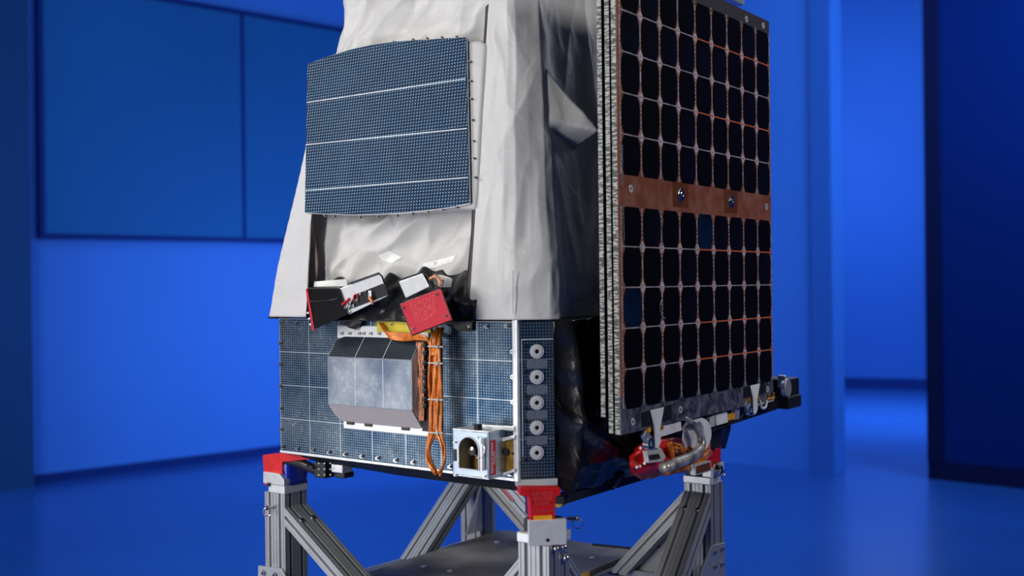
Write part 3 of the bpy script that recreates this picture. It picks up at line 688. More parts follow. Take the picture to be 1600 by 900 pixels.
# red label on the side plate
la = [onX(766, 689, CX1 + .0004), onX(774, 687, CX1 + .0004), onX(774.5, 741, CX1 + .0004), onX(767, 743, CX1 + .0004)]
mb = MB(); mb.prism(la, (.0006, 0, 0)); lb = mb.build('red_label', M['cover_red'], cg)
lc_ = sum(la, Vector()) / 4 + V3(.0008, 0, 0)
text_mesh('label_lettering', 'REMOVE BEFORE\nFLIGHT', .0075, frameM(lc_, (0, 0, 1), (0, -1, 0)), M['white'], lb, .0002, sp=.8)
for (a, b_) in ((782, 682), (782, 699), (783, 717), (783, 735)):
    bolt(onX(a, b_, CX1), (1, 0, 0), .0008, cg, name='rivet')
for (a, b_) in ((712, 691), (713, 742), (758, 744)): bolt(onY(a, b_, CY0), nY, .0016, cg, name='screw')
# arm rods joining the cage to the corner bar
mb = MB(); mb.prism([onY(755, 663, -.004), onY(806, 666, -.004), onY(806, 673, -.004), onY(755, 668, -.004)], (0, -.006, 0)); mb.build('brace_bar', M['alu_bright'], cg, .0008)
mb = MB(); mb.prism([onY(786, 684, -.003), onY(809, 679, -.003), onY(809, 684, -.003), onY(786, 690, -.003)], (0, -.01, 0)); mb.build('brace_bar', M['alu_bright'], cg, .0008)
mb = MB(); mb.prism([onY(787, 739, -.003), onY(809, 731, -.003), onY(809, 736, -.003), onY(787, 744, -.003)], (0, -.01, 0)); mb.build('brace_bar', M['alu_bright'], cg, .0008)
mb = MB(); mb.prism([onY(786, 690, -.002), onY(808, 685, -.002), onY(808, 731, -.002), onY(786, 738, -.002)], (0, -.001, 0)); mb.build('gold_sheet', M['gold'], cg)
mb = MB(); mb.cyl(onY(791, 706, -.003), onY(791, 706, -.009), .006, 14); mb.build('port', M['black'], cg)

# black foil side --------------------------------------------------------------
def foil(u, v):
    y = .045 + .70 * u; z = Z(-.066) + (Z(-.395) - Z(-.066)) * v * (1 if u < .05 else 1)
    zlow = Z(-.366) - .029 * min(1, u / .035)
    z = Z(-.066) + (zlow - Z(-.066)) * v
    q = V3(y * 1.0, z, 2.0)
    yr = .056 + .010 * math.sin(v * 3.0) + .006 * noise.noise(V3(v * 9, 1, 1)); sm = min(1, max(0, (y - yr + .012) / .024)); sm = sm * sm * (3 - 2 * sm)
    x = .003 + .026 * sm + .019 * math.exp(-((y - yr - .014) / .006) ** 2) * min(1, v * 4)
    x += (crump(V3(y, z * .45, 2), 10, .012, 24, .002) + .5 * crump(q, 13, .010, 30, .002) * min(1, u * 6)) * min(1, u * 14) * (0.6 + .9 * math.exp(-((v - .12) / .16) ** 2))
    x += .012 * math.exp(-((v - .62 - (y - .1) * 1.6) / .05) ** 2) * (y > .05)
    if v > .85: x -= (v - .85) * .12
    return V3(x, y, z + (.006 * noise.noise(q * 18) if v > .9 or v < .1 else 0))
mb = MB(); mb.grid(foil, 200, 120); mb.build('foil_blanket', M['foil'], sat, smooth=True, solid=.001)
mb = MB(); mb.prism([V3(.012, .06, Z(-.412)), V3(.012, .62, Z(-.412)), V3(-.03, .62, Z(-.416)), V3(-.03, .07, Z(-.416))], (0, 0, .015)); mb.build('bottom_rail', M['dark_steel'], sat, .001)

# solar array -------------------------------------------------------------------
PX = .12; PY0, PY1 = .089, .781; PZ0, PZ1 = Z(-.278), Z(.607)
sa = MB(); sa.bx(PX - .012, PX, PY0, PY1, PZ0, PZ1); sa = sa.build('solar_panel', M['substrate'], sat)
mb = MB(); mb.bx(PX - .0115, PX - .0015, PY0 - .001, PY0, PZ0, PZ1); mb.build('honeycomb_edge', M['honey'], sa)
mb = MB(); mb.bx(PX - .0012, PX + .0003, PY1 - .001, PY1 + .001, PZ0 + .01, PZ1 - .08); mb.build('film_edge', M['seam'], sa)
for k, (off, zlo) in enumerate(((.0165, .002), (.033, .03))):
    mb = MB(); mb.bx(PX - off - .0105, PX - off + .0, PY0 + .002, PY1 - .004, PZ0 + zlo, PZ1); s2_ = mb.build('folded_panel', M['black'], sat)
    mb = MB(); mb.bx(PX - off - .0100, PX - off - .0005, PY0 + .001, PY0 + .002, PZ0 + zlo, PZ1); mb.build('honeycomb_edge', M['honey'], s2_)
mb = MB()
for y in (.3, .6):
    for z in (Z(-.1), Z(.2)): mb.bx(-.002, PX - .043, y - .02, y + .02, z - .02, z + .02)
for y in (.3, .6):
    for z in (Z(-.1), Z(.2)): mb.bx(PX - .045, PX - .011, y - .01, y + .01, z - .01, z + .01)
mb.build('array_standoff', M['dark_steel'], sat)
cw, chh, cut = .0655, .0722, .0135
rows = [Z(-.2346) + .0754 * k for k in range(5)] + [Z(.198) + .076 * k for k in range(5)]
rowh = [.0754] * 5 + [.076] * 5
c0 = None; colp = (PY1 - PY0 - .012) / 9; yb = PY0 + .009
def cellpts(y, z):
    h = chh / 2; w_ = cw / 2; c = cut
    L = [(-w_ + c * .62, -h), (w_ - c * .62, -h), (w_ - c * .15, -h + c * .8), (w_, -h + c * 1.4), (w_, h - c * 1.4), (w_ - c * .15, h - c * .8), (w_ - c * .62, h), (-w_ + c * .62, h), (-w_ + c * .15, h - c * .8), (-w_, h - c * 1.4), (-w_, -h + c * 1.4), (-w_ + c * .15, -h + c * .8)]
    return [V3(PX, y + a, z + b_) for a, b_ in L]
blue = {(0, 2), (4, 4)}
src = {}
for r_, (rz, rh) in enumerate(zip(rows, rowh)):
    for c_ in range(9):
        y = yb + colp * (c_ + .5); z = rz + rh / 2; key = (c_, r_) in blue
        if key not in src:
            mb = MB(); mb.prism(cellpts(y, z), (.0012, 0, 0)); o = mb.build('solar_cell', M['cell_blue' if key else 'cell'], sa); src[key] = (o, y, z)
            if key: o['label'] = 'solar cell with a blue tint'
        else:
            o, y0_, z0_ = src[key]; copy_part(o, (0, y - y0_, z - z0_), sa)
# interconnects in column gaps, and horizontal wires between rows
for c_ in range(10):
    y = yb + colp * c_
    for lo, hi in ((rows[0] + .004, rows[4] + .0734), (rows[5] + .002, PZ1 - .028)):
        mb = MB(); mb.bx(PX, PX + .0006, y - .0022, y + .0022, lo, hi); mb.mi = 1
        k = lo + .012
        while k < hi - .01:
            if random.random() < .8: mb.bx(PX, PX + .0011, y - .0016, y + .0016, k, k + random.uniform(.002, .005))
            k += .0085
        mb.build('interconnect', [M['inter'], M['gold']], sa)
for i, rz in enumerate([rows[k] for k in (1, 2, 3, 4, 6, 7, 8, 9)]):
    red = {0: 0, 1: 4, 2: 9, 3: 4, 4: 9, 5: 4, 6: 9, 7: 4}[i] if i else 4
    mb = MB(); ys = yb + colp * red; mb.bx(PX, PX + .0012, yb, ys, rz - .0011, rz + .0011)
    mb.mi = 1
    if red < 9: mb.bx(PX, PX + .0012, ys, yb + colp * 9, rz - .0013, rz + .0013)
    mb.build('row_wire', [M['inter'], M['inter_red']], sa)
# diamond joints
dsrc = None
for rz in [rows[k] for k in (1, 2, 3, 4, 6, 7, 8, 9)]:
    for c_ in range(1, 9):
        y = yb + colp * c_
        if dsrc is None:
            mb = MB(); mb.prism([V3(PX, y - .0105, rz), V3(PX, y, rz - .0135), V3(PX, y + .0105, rz), V3(PX, y, rz + .0135)], (.0009, 0, 0)); dsrc = mb.build('diamond_joint', M['joint'], sa); dy, dz_ = y, rz
        else: copy_part(dsrc, (0, y - dy, rz - dz_), sa)
# band fittings
for a, b_ in ((1063.5, 304.5), (1142, 315)):
    p = onX(a, b_, PX); mb = MB(); r_ = .0155
    o_ = [p + V3(0, r_ * math.copysign(abs(math.cos(t)) ** 1.5, math.cos(t)), r_ * math.copysign(abs(math.sin(t)) ** 1.5, math.sin(t))) for t in [2 * math.pi * k / 24 for k in range(24)]]
    mb.prism(o_, (.003, 0, 0)); mb.ring(p + V3(.003, 0, 0), (1, 0, 0), .007, .003, .002, 16); mb.build('diamond_fitting', M['steel'], sa, .0008)
    mb = MB(); mb.bx(PX, PX + .0004, p.y - .033, p.y + .033, p.z - .0255, p.z + .0255); mb.build('amber_patch', M['kapton2'] if 'kapton2' in M else M['purplefilm'], sa)
for a, b_ in ((985, 295), (1197, 323), (988.5, 659), (1199, 608), (1192, 40), (1166, 30), (1063, 640)):
    p = onX(a, b_, PX); mb = MB(); mb.ring(p, (1, 0, 0), .0075, .003, .0012, 18); mb.build('grommet', M['alu_bright'], sa, .0003)
mb = MB(); mb.tube([onX(1033, 468, PX + .002), onX(1031, 480, PX + .003), onX(1034, 493, PX + .002), onX(1039, 498, PX + .002)], .001, 6); mb.build('loose_wire', M['inter'], sa, smooth=True)
mb = MB(); mb.tube([onX(1036, 340, PX + .0015), onX(1033, 372, PX + .0025), onX(1037, 384, PX + .0015)], .0006, 6); mb.build('loose_wire', M['inter'], sa, smooth=True)
mb = MB()
for a, b_, c_, d in ((972, 226, 972, 290), (973.5, 320, 975, 376)): mb.tube([onX(a, b_, PX + .0008), onX(c_, d, PX + .0008)], .0013, 6, False)
mb.build('edge_bead', M['seam'], sa)
p = onX(1152, -2, PX - .03); mb = MB(); mb.box(p + V3(-.02, .0, .02), (.03, .1, .05)); mb.build('top_latch', M['alu_blue'], sat, .003)

# hinges and latch hardware below the array --------------------------------------
def hinge(dx, dy, sc_=1.0):
    P = lambda a, b_, off=0: onX(1025 + dx + (a - 1025) * sc_, 640 + dy + (b_ - 640) * sc_, PX + off)
    mb = MB(); mb.prism([P(1002, 645), P(1048, 632), P(1049, 655), P(1003, 668)], (.0012, 0, 0)); hp = mb.build('hinge_mount', M['black'], sat)
    mb = MB(); mb.prism([P(1015, 641, .002), P(1036, 636, .002), P(1030, 668, .002), P(1031, 690, .002), P(1027, 700, .002), P(1022, 700, .002), P(1021, 668, .002)], (.003, 0, 0)); mb.build('hinge_tab', M['white'], hp, .0008)
    mb = MB(); mb.prism([P(1020, 667, -.014), P(1056, 658, -.014), P(1057, 672, -.014), P(1022, 683, -.014)], (.012, 0, 0)); mb.build('hinge_block', M['white'], hp, .001)
    mb = MB(); c_ = P(1008, 692, -.01); mb.ring(c_, (1, 0, 0), .012, .005, .014, 22); mb.build('spool', M['steel'], hp, .001)
    mb = MB(); mb.prism([P(1000, 682, -.004), P(1006, 671, -.004), P(1021, 690, -.004), P(1024, 702, -.004), P(1014, 704, -.004)], (.006, 0, 0)); mb.build('lever', M['alu_blue'], hp, .001)
    mb = MB(); mb.cyl(P(1013, 672, -.006), P(1013, 672, .004), .0055, 12); mb.cyl(P(1034, 668, -.006), P(1034, 668, .004), .0045, 12); mb.build('bushing', M['gold2'], hp, .0006)
hinge(0, 0); hinge(153, -38, .74)
for pts, mt, nm in (([(1113, 648), (1131, 642), (1133, 663), (1114, 668)], 'white', 'latch_plate'), ([(1104, 652), (1112, 649), (1112, 668), (1104, 671)], 'alu_bright', 'latch_plate'), ([(1131, 648), (1143, 645), (1143, 655), (1132, 657)], 'gold2', 'yellow_connector'), ([(1143, 634), (1152, 632), (1150, 655), (1143, 656)], 'alu', 'latch_arm'), ([(1100, 668), (1155, 652), (1162, 645), (1160, 655), (1105, 676)], 'black', 'lower_rail')):
    mb = MB(); mb.prism([onX(a, b_, PX - .02) for a, b_ in pts], (.008, 0, 0)); mb.build(nm, M[mt], sat, .001)
mb = MB(); mb.prism([onX(a, b_, .05) for a, b_ in ((1000, 668), (1216, 615), (1214, 640), (1130, 668), (1126, 700), (1020, 705))], (-.02, 0, 0)); mb.build('deployment_frame', M['black'], sat, .001)
# white curved guard
cen = onX(1083, 681, .10)
mb = MB()
def arcpt(t, r1, r2): a = R(t); return cen + V3(0, math.cos(a) * r1, math.sin(a) * r2)
o_ = [arcpt(t, .062, .038) for t in range(-80, 151, 10)]; i_ = [arcpt(t, .028, .030) for t in range(150, -81, -10)]
mb.prism(o_ + i_, (.012, 0, 0)); cgd = mb.build('curved_guard', M['white'], sat, .001)
mb = MB(); mb.prism([arcpt(t, .036, .036) + V3(-.004, -.006, -.002) for t in range(0, 360, 15)], (.004, 0, 0)); mb.build('guard_disc', M['alu_bright'], cgd, .0005)
mb = MB(); mb.tube([onX(1068, 652, .115), onX(1082, 662, .12), onX(1094, 679, .122), onX(1095, 698, .125), onX(1084, 712, .13), onX(1060, 722, .13), onX(1036, 732, .125)], .0095, 12, True, 1, lambda t: .55 + .6 * min(1, t * 1.6)); mb.build('silver_sleeve', M['satin'], sat, smooth=True)
# red bag
def bagpt(u, v):
    pts_t = [(985, 727), (987, 711), (1000, 694), (1022, 686), (1050, 683), (1085, 690), (1112, 700)]
    pts_b = [(986, 730), (990, 742), (1000, 749), (1015, 748), (1045, 740), (1085, 737), (1112, 730)]
    k = u * 6; i = min(5, int(k)); f = k - i
    a = Vector(pts_t[i]).lerp(Vector(pts_t[i + 1]), f); b_ = Vector(pts_b[i]).lerp(Vector(pts_b[i + 1]), f); m_ = a.lerp(b_, .5 - .5 * math.cos(v * math.pi))
    dep = .055 + .035 * math.sin(v * math.pi) * math.sin(math.pi * min(1, .15 + u)) ** .5 if u < 1 else .055
    p = onX(m_.x, m_.y, dep); return p + V3(crump(p, 20, .008, 50, .002), 0, 0)
mb = MB(); mb.grid(bagpt, 48, 24); bag = mb.build('red_cover_bag', M['redbag'], sat, smooth=True, solid=.001)
bs = None
for a, b_ in ((1000, 729), (1007, 724), (995, 730), (1001, 700)): mb = MB(); mb.cyl(onX(a, b_, .083), onX(a, b_, .097), .003, 10); mb.build('snap', M['white'], bag, .0005)
mb = MB()
mb.grid(lambda u, v: onX(1052 + 58 * u, 690 + 18 * v + 6 * math.sin(u * 3), .095 + .008 * math.sin(v * 3) + crump(V3(u, v, 0) * .3, 20, .01, 60, .003)), 20, 12); mb.build('amber_film', M['kapton'], sat, smooth=True, solid=.001)
mb = MB(); mb.tube([onX(1040, 738, .105), onX(1060, 733, .11), onX(1082, 731, .11), onX(1098, 716, .11), onX(1108, 706, .105)], .008, 8); mb.build('amber_film', M['kapton'], sat, smooth=True)
mb = MB(); mb.tube([onX(1046, 690, .10), onX(1050, 712, .105), onX(1054, 728, .11)], .006, 8); mb.build('amber_film', M['kapton'], sat, smooth=True)
mb = MB(); mb.prism([onX(a, b_, .092) for a, b_ in ((1003, 704), (1024, 698), (1033, 713), (1028, 721), (1006, 723))], (.012, 0, 0)); mb.build('buckle', M['alu_bright'], sat, .002)
mb = MB(); mb.prism([onX(a, b_, .106) for a, b_ in ((1014, 711), (1028, 709), (1031, 716), (1016, 718))], (.002, 0, 0)); mb.build('buckle_slot', M['black'], sat)
mb = MB(); mb.prism([onX(a, b_, .128) for a, b_ in ((1086, 727), (1111, 720), (1111.5, 736), (1086.5, 743))], (-.012, 0, 0)); fb = mb.build('framed_box', M['alu_bright'], sat, .0006)
mb = MB(); mb.prism([onX(a, b_, .1284) for a, b_ in ((1088, 728.5), (1109.5, 722), (1109.8, 734), (1088.4, 740.5))], (.0006, 0, 0)); mb.build('amber_window', M['purplefilm'], fb)
# hook and gold pins at right
mb = MB(); mb.tube([onX(1187, 626, PX + .002), onX(1190, 637, PX + .004), onX(1196, 636, PX + .004), onX(1198, 626, PX + .002)], .003, 8); mb.build('hook', M['white'], sat, smooth=True)
mb = MB(); mb.tube([onX(1198, 624, PX + .002), onX(1210, 621, PX + .002)], .002, 6, False); mb.tube([onX(1201, 622, PX + .002), onX(1201, 615, PX + .002)], .0016, 6, False); mb.tube([onX(1209, 621, PX + .002), onX(1209, 613, PX + .002)], .0016, 6, False); mb.build('gold_pins', M['gold2'], sat)
# thruster block beyond the array at right
p = onX(1222, 612, -.02); q1 = .05
mb = MB(); mb.box(onY(1218, 610, .88), (.07, .08, .062)); mb.box(onY(1212, 626, .87), (.10, .08, .03)); dm = mb.build('drive_motor', M['dark_steel'], sat, .004)
mb = MB(); mb.cyl(onY(1224, 606, .84), onY(1232, 606, .84), .022, 18); mb.box(onY(1222, 596, .835), (.02, .01, .03)); mb.build('motor_cap', M['alu'], dm, .003)
# items under the body
mb = MB(); mb.box(onY(507, 733, .03), (.034, .03, .034)); cb_ = mb.build('connector_box', M['black'], sat, .002)
mb = MB()
for a in (498, 507, 516):
    for b_ in (724, 733, 742): mb.cyl(onY(a, b_, .015), onY(a, b_, .0125), .0018, 8)
mb.build('screw', M['white'], cb_)
mb = MB(); mb.box(onY(534, 731, .035), (.034, .03, .018)); mb.build('connector_bracket', M['alu'], sat, .002)
mb = MB(); mb.box(onY(538, 741, .04), (.03, .03, .012)); mb.build('connector_bracket', M['black'], sat, .002)
mb = MB(); mb.tube([onY(445, 718, .03), onY(470, 724, .03), onY(490, 733, .03), onY(500, 735, .03)], .011, 8); mb.tube([onY(480, 728, .01), onY(490, 731, .01)], .003, 6, False); mb.build('black_sleeve', M['ledge'], sat, smooth=True)
p = onX(953, 752, 0.0); mb = MB(); mb.box(p, (.03, .03, .02), Matrix.Rotation(R(25), 3, 'X')); mb.box(p + V3(.012, .012, .012), (.02, .02, .012)); mb.build('connector_box', M['dark_steel'], sat, .002)
mb = MB()
for k in range(6): mb.cyl(p + V3(.014, -.012 + .005 * k, -.008 + .003 * k), p + V3(.019, -.012 + .005 * k, -.008 + .003 * k), .0016, 6)
mb.build('pins', M['alu_bright'], sat)
p = onX(880, 781, -.06); mb = MB(); mb.cyl(p + V3(0, -.02, 0), p + V3(0, .03, .004), .013, 16, .010); mb.build('nozzle', M['gold'], sat, .001)

# ------------------------------------------------------------------ stand
W = .066; SZB = 0
posts = {'front': (.022, -.020), 'left': (-.737, .047), 'right': (.002, .656), 'back': (-.700, .700)}
def profile(w_, h_, nw=2, nh=2, sw_=.0072, sd=.010):
    """closed outline of a slotted extrusion, centred"""
    def side(L, n):
        out = []; cs = [L * (k + .5) / n for k in range(n)]
        for c in cs:
            g = .0115 if L / n > .025 else .0
            if g: out += [(c - g - .001, 0), (c - g - .001, .0012), (c - g + .001, .0012), (c - g + .001, 0)]
            out += [(c - sw_ / 2, 0), (c - sw_ / 2, sd), (c + sw_ / 2, sd), (c + sw_ / 2, 0)]
            if g: out += [(c + g - .001, 0), (c + g - .001, .0012), (c + g + .001, .0012), (c + g + .001, 0)]
        return out
    pts = []
    hw, hh = w_ / 2, h_ / 2
    pts.append((-hw, -hh)); pts += [(-hw + a, -hh + d) for a, d in side(w_, nw)]
    pts.append((hw, -hh)); pts += [(hw - d, -hh + a) for a, d in side(h_, nh)]
    pts.append((hw, hh)); pts += [(hw - a, hh - d) for a, d in side(w_, nw)]
    pts.append((-hw, hh)); pts += [(-hw + d, hh - a) for a, d in side(h_, nh)]
    return pts
stand = thing('support_stand', 'silver slotted aluminium stand of four posts with diagonal braces and red brackets, carrying the satellite', 'stand', (-.37, .35, 0))
PT = Z(-.462)
prof = profile(W, W)
pin_lab = {'front': 'steel ring pin hanging beside the cap of the nearest post', 'left': 'steel ring pin on the post at the left of the stand, below the cap', 'right': 'round steel pin head on the white cap of the right post'}
for nm, (px_, py_) in posts.items():
    mb = MB(); mb.loft([[V3(px_ + a, py_ + b_, 0) for a, b_ in prof], [V3(px_ + a, py_ + b_, PT) for a, b_ in prof]]); mb.build('post', M['extr'], stand)
    outx = 1 if px_ > -.3 else -1; outy = -1 if py_ < .3 else 1
    h = W / 2 + .0025; c = .018
    def capo(z, h=h, c=c):
        P = [(-h, -h), (h, -h), (h, h), (-h, h)]; out = []
        for i, (a, b_) in enumerate(P):
            if (a > 0) == (outx > 0) and (b_ > 0) == (outy > 0):
                e1 = P[i - 1]; e2 = P[(i + 1) % 4]
                d1 = Vector((e1[0] - a, e1[1] - b_)).normalized(); d2 = Vector((e2[0] - a, e2[1] - b_)).normalized()
                out += [(a + d1.x * c, b_ + d1.y * c), (a + d2.x * c, b_ + d2.y * c)]
            else: out.append((a, b_))
        return [V3(px_ + a, py_ + b_, z) for a, b_ in out]
    mb = MB(); mb.loft([capo(PT), capo(PT + .0185)]); cap = mb.build('post_cap', M['alu_bright'], stand, .0025, seg=3)
    dn = V3(outx, outy, 0).normalized(); ds = V3(-dn.y, dn.x, 0); ctr = V3(px_, py_, 0) + dn * ((W / 2 + .0025) * 1.414 - .018 / 1.414 + .001)
    fz = PT + .0005
    if nm == 'front' or nm == 'back':
        mb = MB(); mb.prism([ctr + ds * .034 + V3(0, 0, fz), ctr - ds * .034 + V3(0, 0, fz), ctr - ds * .034 - dn * .012 + V3(0, 0, fz), ctr + ds * .034 - dn * .012 + V3(0, 0, fz)], (0, 0, PT + .0455 - fz)); fl = mb.build('cap_flange', M['alu_bright'], stand, .001)
        mb = MB(); q = ctr + V3(0, 0, PT + .010); q = q + dn * .0002; mb.cyl(q, q + dn * .0006, .0032, 14); mb.build('hole', M['black'], cap)
        # dark clamp body behind the flange
        q = V3(px_, py_, PT + .018); mb = MB(); mb.box(q + V3(0, 0, .012) - dn * .004, (W * .78, W * .78, .024)); mb.build('clamp_block', M['dark_steel'], stand, .002)
    elif nm == 'left':
        mb = MB(); y_ = py_ - W / 2 - .0025; x0 = px_ - W / 2 - .002; x1 = px_ + W / 2 + .002; z = PT + .019
        mb.prism([V3(x0, y_, z), V3(x1, y_, z), V3(x1, y_, z + .014), V3(x1 - .016, y_, z + .026), V3(x0, y_, z + .026)], (0, .02, 0)); mb.build('cap_flange', M['alu'], stand, .0008)
        mb = MB(); q = onY(421, 757, y_); mb.cyl(q, q + V3(0, -.004, 0), .0045, 14); mb.build('hole', M['dark_steel'], cap, .0008)
    else:
        mb = MB(); x_ = px_ + W / 2; mb.bx(x_ - .02, x_ + .003, py_ - W / 2, py_ + W / 2 + .0, PT + .018, PT + .045); mb.build('cap_flange', M['alu_bright'], stand, .001)
# red brackets
def red_front():
    O = V3(-.004, -.001, 0); n = V3(.7071, -.7071, 0); s_ = V3(.7071, .7071, 0)
    pf = V3(.022, -.020, 0) + n * .034
    f = lambda a, b_: onp(a, b_, pf, n)
    top_ = [(812, 763), (876, 763), (876, 774), (868, 776), (867, 813), (829, 813), (827, 777), (812, 774)]
    mb = MB(); mb.prism([f(*p) for p in top_], -n * .03); rb = mb.build('red_bracket', M['red'], stand, .0012)
    mb = MB(); mb.prism([f(833, 806) + n * .0005, f(862, 804.5) + n * .0005, f(863, 812) + n * .0005, f(834, 812.5) + n * .0005], n * .001); mb.build('amber_label', M['gold2'], rb)
    c_ = f(848, 779.5) + n * .0004; text_mesh('embossed_lettering', 'REMOVE\nBEFORE\nFLIGHT', .0098, frameM(c_, s_, (0, 0, 1)), M['emboss'], rb, .0003, sp=.85)
    c_ = f(848, 799) + n * .0004; text_mesh('embossed_lettering', 'NON-FLIGHT', .0072, frameM(c_, s_, (0, 0, 1)), M['emboss'], rb, .0003)
    for a in (832.5, 861): mb = MB(); mb.ring(f(a, 784.5), n, .003, .0018, .0012, 14); mb.mi = 1; mb.cyl(f(a, 784.5), f(a, 784.5) + n * .0006, .0018, 10); mb.build('screw', [M['red'], M['black']], rb)
    mb = MB(); a = f(829, 778) - n * .03; mb.prism([f(829, 778) - n * .029, f(867, 778) - n * .029, f(867, 812) - n * .029, f(829, 812) - n * .029], -n * .03); mb.build('bracket_web', M['dark_steel'], rb)
red_front()
px_, py_ = posts['left']; y_ = py_ - W / 2 + .004
mb = MB(); mb.prism([onY(a, b_, y_) for a, b_ in ((410, 711), (440, 708.5), (484, 712), (484, 718), (441, 722), (441, 762), (413, 758))], (0, .05, 0)); mb.build('red_bracket', M['red'], stand, .0012)
mb = MB(); mb.bx(px_ - .03, px_ + .018, py_ + .024, py_ + .032, PT + .018, Z(-.378)); mb.build('clamp_block', M['dark_steel'], stand, .002)
px_, py_ = posts['right']
mb = MB(); xx = px_ + W / 2 + .001; mb.prism([onX(a, b_, xx) for a, b_ in ((1104, 697), (1127, 695), (1126, 722), (1105, 724))], (-.05, 0, 0)); mb.build('red_bracket', M['red'], stand, .0012)
mb = MB(); mb.bx(px_ - .03, px_ + .03, py_ - .03, py_ + .03, PT + .018, Z(-.375)); mb.build('clamp_block', M['dark_steel'], stand, .002)
px_, py_ = posts['back']
mb = MB(); mb.bx(px_ - .03, px_ + .03, py_ - .03, py_ + .03, PT + .018, Z(-.36)); mb.build('red_bracket', M['red'], stand, .0012)
# braces
def brace(base, dirv, slope, ztop, zbot, mt='extr_dark', label=None):
    """slotted 2:1 brace leaving a post face: width across, sloping down along dirv"""
    dirv = Vector(dirv); side = V3(-dirv.y, dirv.x, 0); d = (dirv - up * slope).normalized(); n = (dirv * slope + up).normalized()
    pr = profile(W, W / 2, 2, 1)
    r1, r2 = [], []
    for a, b_ in pr:
        q = side * a + n * (b_ - W / 4)
        t1 = -q.dot(dirv) / d.dot(dirv); p1 = base + V3(0, 0, ztop - base.z) + q + d * t1
        t2 = (zbot - p1.z) / d.z; r1.append(p1); r2.append(p1 + d * t2)
    mb = MB(); mb.loft([r1, r2]); o = mb.build('brace', M[mt], stand)
    for s_ in (-1, 1):
        q = base + V3(0, 0, ztop - base.z) + side * s_ * W / 4 + d * .045
        mb = MB(); mb.cyl(q - n * .008, q + n * .001, .0062, 14); mb.cyl(q + n * .001, q + n * .003, .004, 10); mb.build('bolt', M['steel'], o, .0006)
    return o
SX, SY = .68, 1.12; ZB_ = Z(-.70); zt_ = Z(-.492)
def base_pt(nm, d): q = posts[nm]; return V3(q[0] + d[0] * W / 2, q[1] + d[1] * W / 2, 0)
for nm, d in (('left', (1, 0, 0)), ('left', (0, 1, 0)), ('front', (-1, 0, 0)), ('front', (0, 1, 0)), ('right', (0, -1, 0)), ('right', (-1, 0, 0)), ('back', (1, 0, 0)), ('back', (0, -1, 0))):
    sl = SX if d[0] else SY
    if nm == 'back': sl = .82
    if nm == 'right' and d[0]: sl = 1.07
    if nm == 'front' and d[0]: sl = 1.1
    brace(base_pt(nm, d), d, sl, zt_ if nm != 'right' else Z(-.480), Z(-.6715) if (nm, d[0]) in (('back', 1),) else ZB_, 'extr' if nm in ('left', 'front') and False else 'extr_dark')
# lower frame beams
def beam(a, b_, zc, w_=W / 2, h_=W):
    a = Vector(a); b_ = Vector(b_); d = (b_ - a).normalized(); s_ = V3(-d.y, d.x, 0); pr = profile(w_, h_, 1, 2)
    mb = MB(); mb.loft([[a + s_ * x + V3(0, 0, zc + y) for x, y in pr], [b_ + s_ * x + V3(0, 0, zc + y) for x, y in pr]]); mb.build('cross_beam', M['extr_dark'], stand)
pc = {k: V3(v[0], v[1], 0) for k, v in posts.items()}
for a, b_ in (('left', 'front'), ('front', 'right'), ('right', 'back'), ('back', 'left')): beam(pc[a], pc[b_], Z(-.727))
for y in (.2, .5): beam(V3(-.72, y, 0), V3(.0, y, 0), Z(-.727))
for nm, (px_, py_) in posts.items():
    mb = MB(); mb.box((px_, py_, .006), (W + .03, W + .03, .012)); mb.build('foot_plate', M['alu'], stand, .002)
# gusset plates with bolts
px_, py_ = posts['right']; xx = px_ + W / 2
mb = MB(); g = [onX(a, b_, xx + .0005) for a, b_ in ((1108, 853), (1130, 847), (1131, 910), (1086, 930), (1092, 895))]; mb.prism(g, (.005, 0, 0)); gp = mb.build('gusset_plate', M['extr'], stand, .001)
for a, b_ in ((1116, 862), (1127, 858), (1116, 885), (1127, 881)): bolt(onX(a, b_, xx + .0055), (1, 0, 0), .0042, gp)
px_, py_ = posts['left']; yy = py_ - W / 2
mb = MB(); g = [onY(a, b_, yy - .0005) for a, b_ in ((406, 883), (442, 888), (449, 900), (470, 940), (404, 940))]; mb.prism(g, (0, -.005, 0)); gp = mb.build('gusset_plate', M['extr'], stand, .001)
for a, b_ in ((413, 895), (431, 898)): bolt(onY(a, b_, yy - .0055), nY, .0042, gp)
mb = MB(); q = V3(-.64, .44, 0); mb.prism([V3(-.665, .60, Z(-.66)), V3(-.665, .665, Z(-.66)), V3(-.665, .665, Z(-.54))], (.005, 0, 0)); mb.build('gusset_plate', M['alu_bright'], stand)
# gusset of the right post seen between braces
mb = MB(); a = V3(-.07, .70, Z(-.70)); mb.prism([V3(-.03, .672, Z(-.52)), V3(-.03, .672, Z(-.70)), V3(-.20, .672, Z(-.70))], (0, .005, 0)); mb.build('gusset_plate', M['extr'], stand)
mb = MB(); tl = [onY(1017, 854, .668), onY(1031, 853, .668), onY(1031, 856, .668), onY(1017, 857, .668)]; mb.prism(tl, (0, .002, 0)); mb.build('red_marker', M['red'], stand)
# small red label on back brace
bq = base_pt('back', (1, 0, 0)); dX = V3(1, 0, -.82).normalized(); nX = V3(.82, 0, 1).normalized()
q = bq + V3(0, -W * .0, zt_) + dX * .10; mb = MB(); mb.prism([q + dX * s1_ + V3(0, s2__, 0) + nX * .0008 for s1_, s2__ in ((-.03, -.024), (.03, -.024), (.03, -.010), (-.03, -.010))], nX * .0008); mb.build('red_label', M['cover_red'], stand)

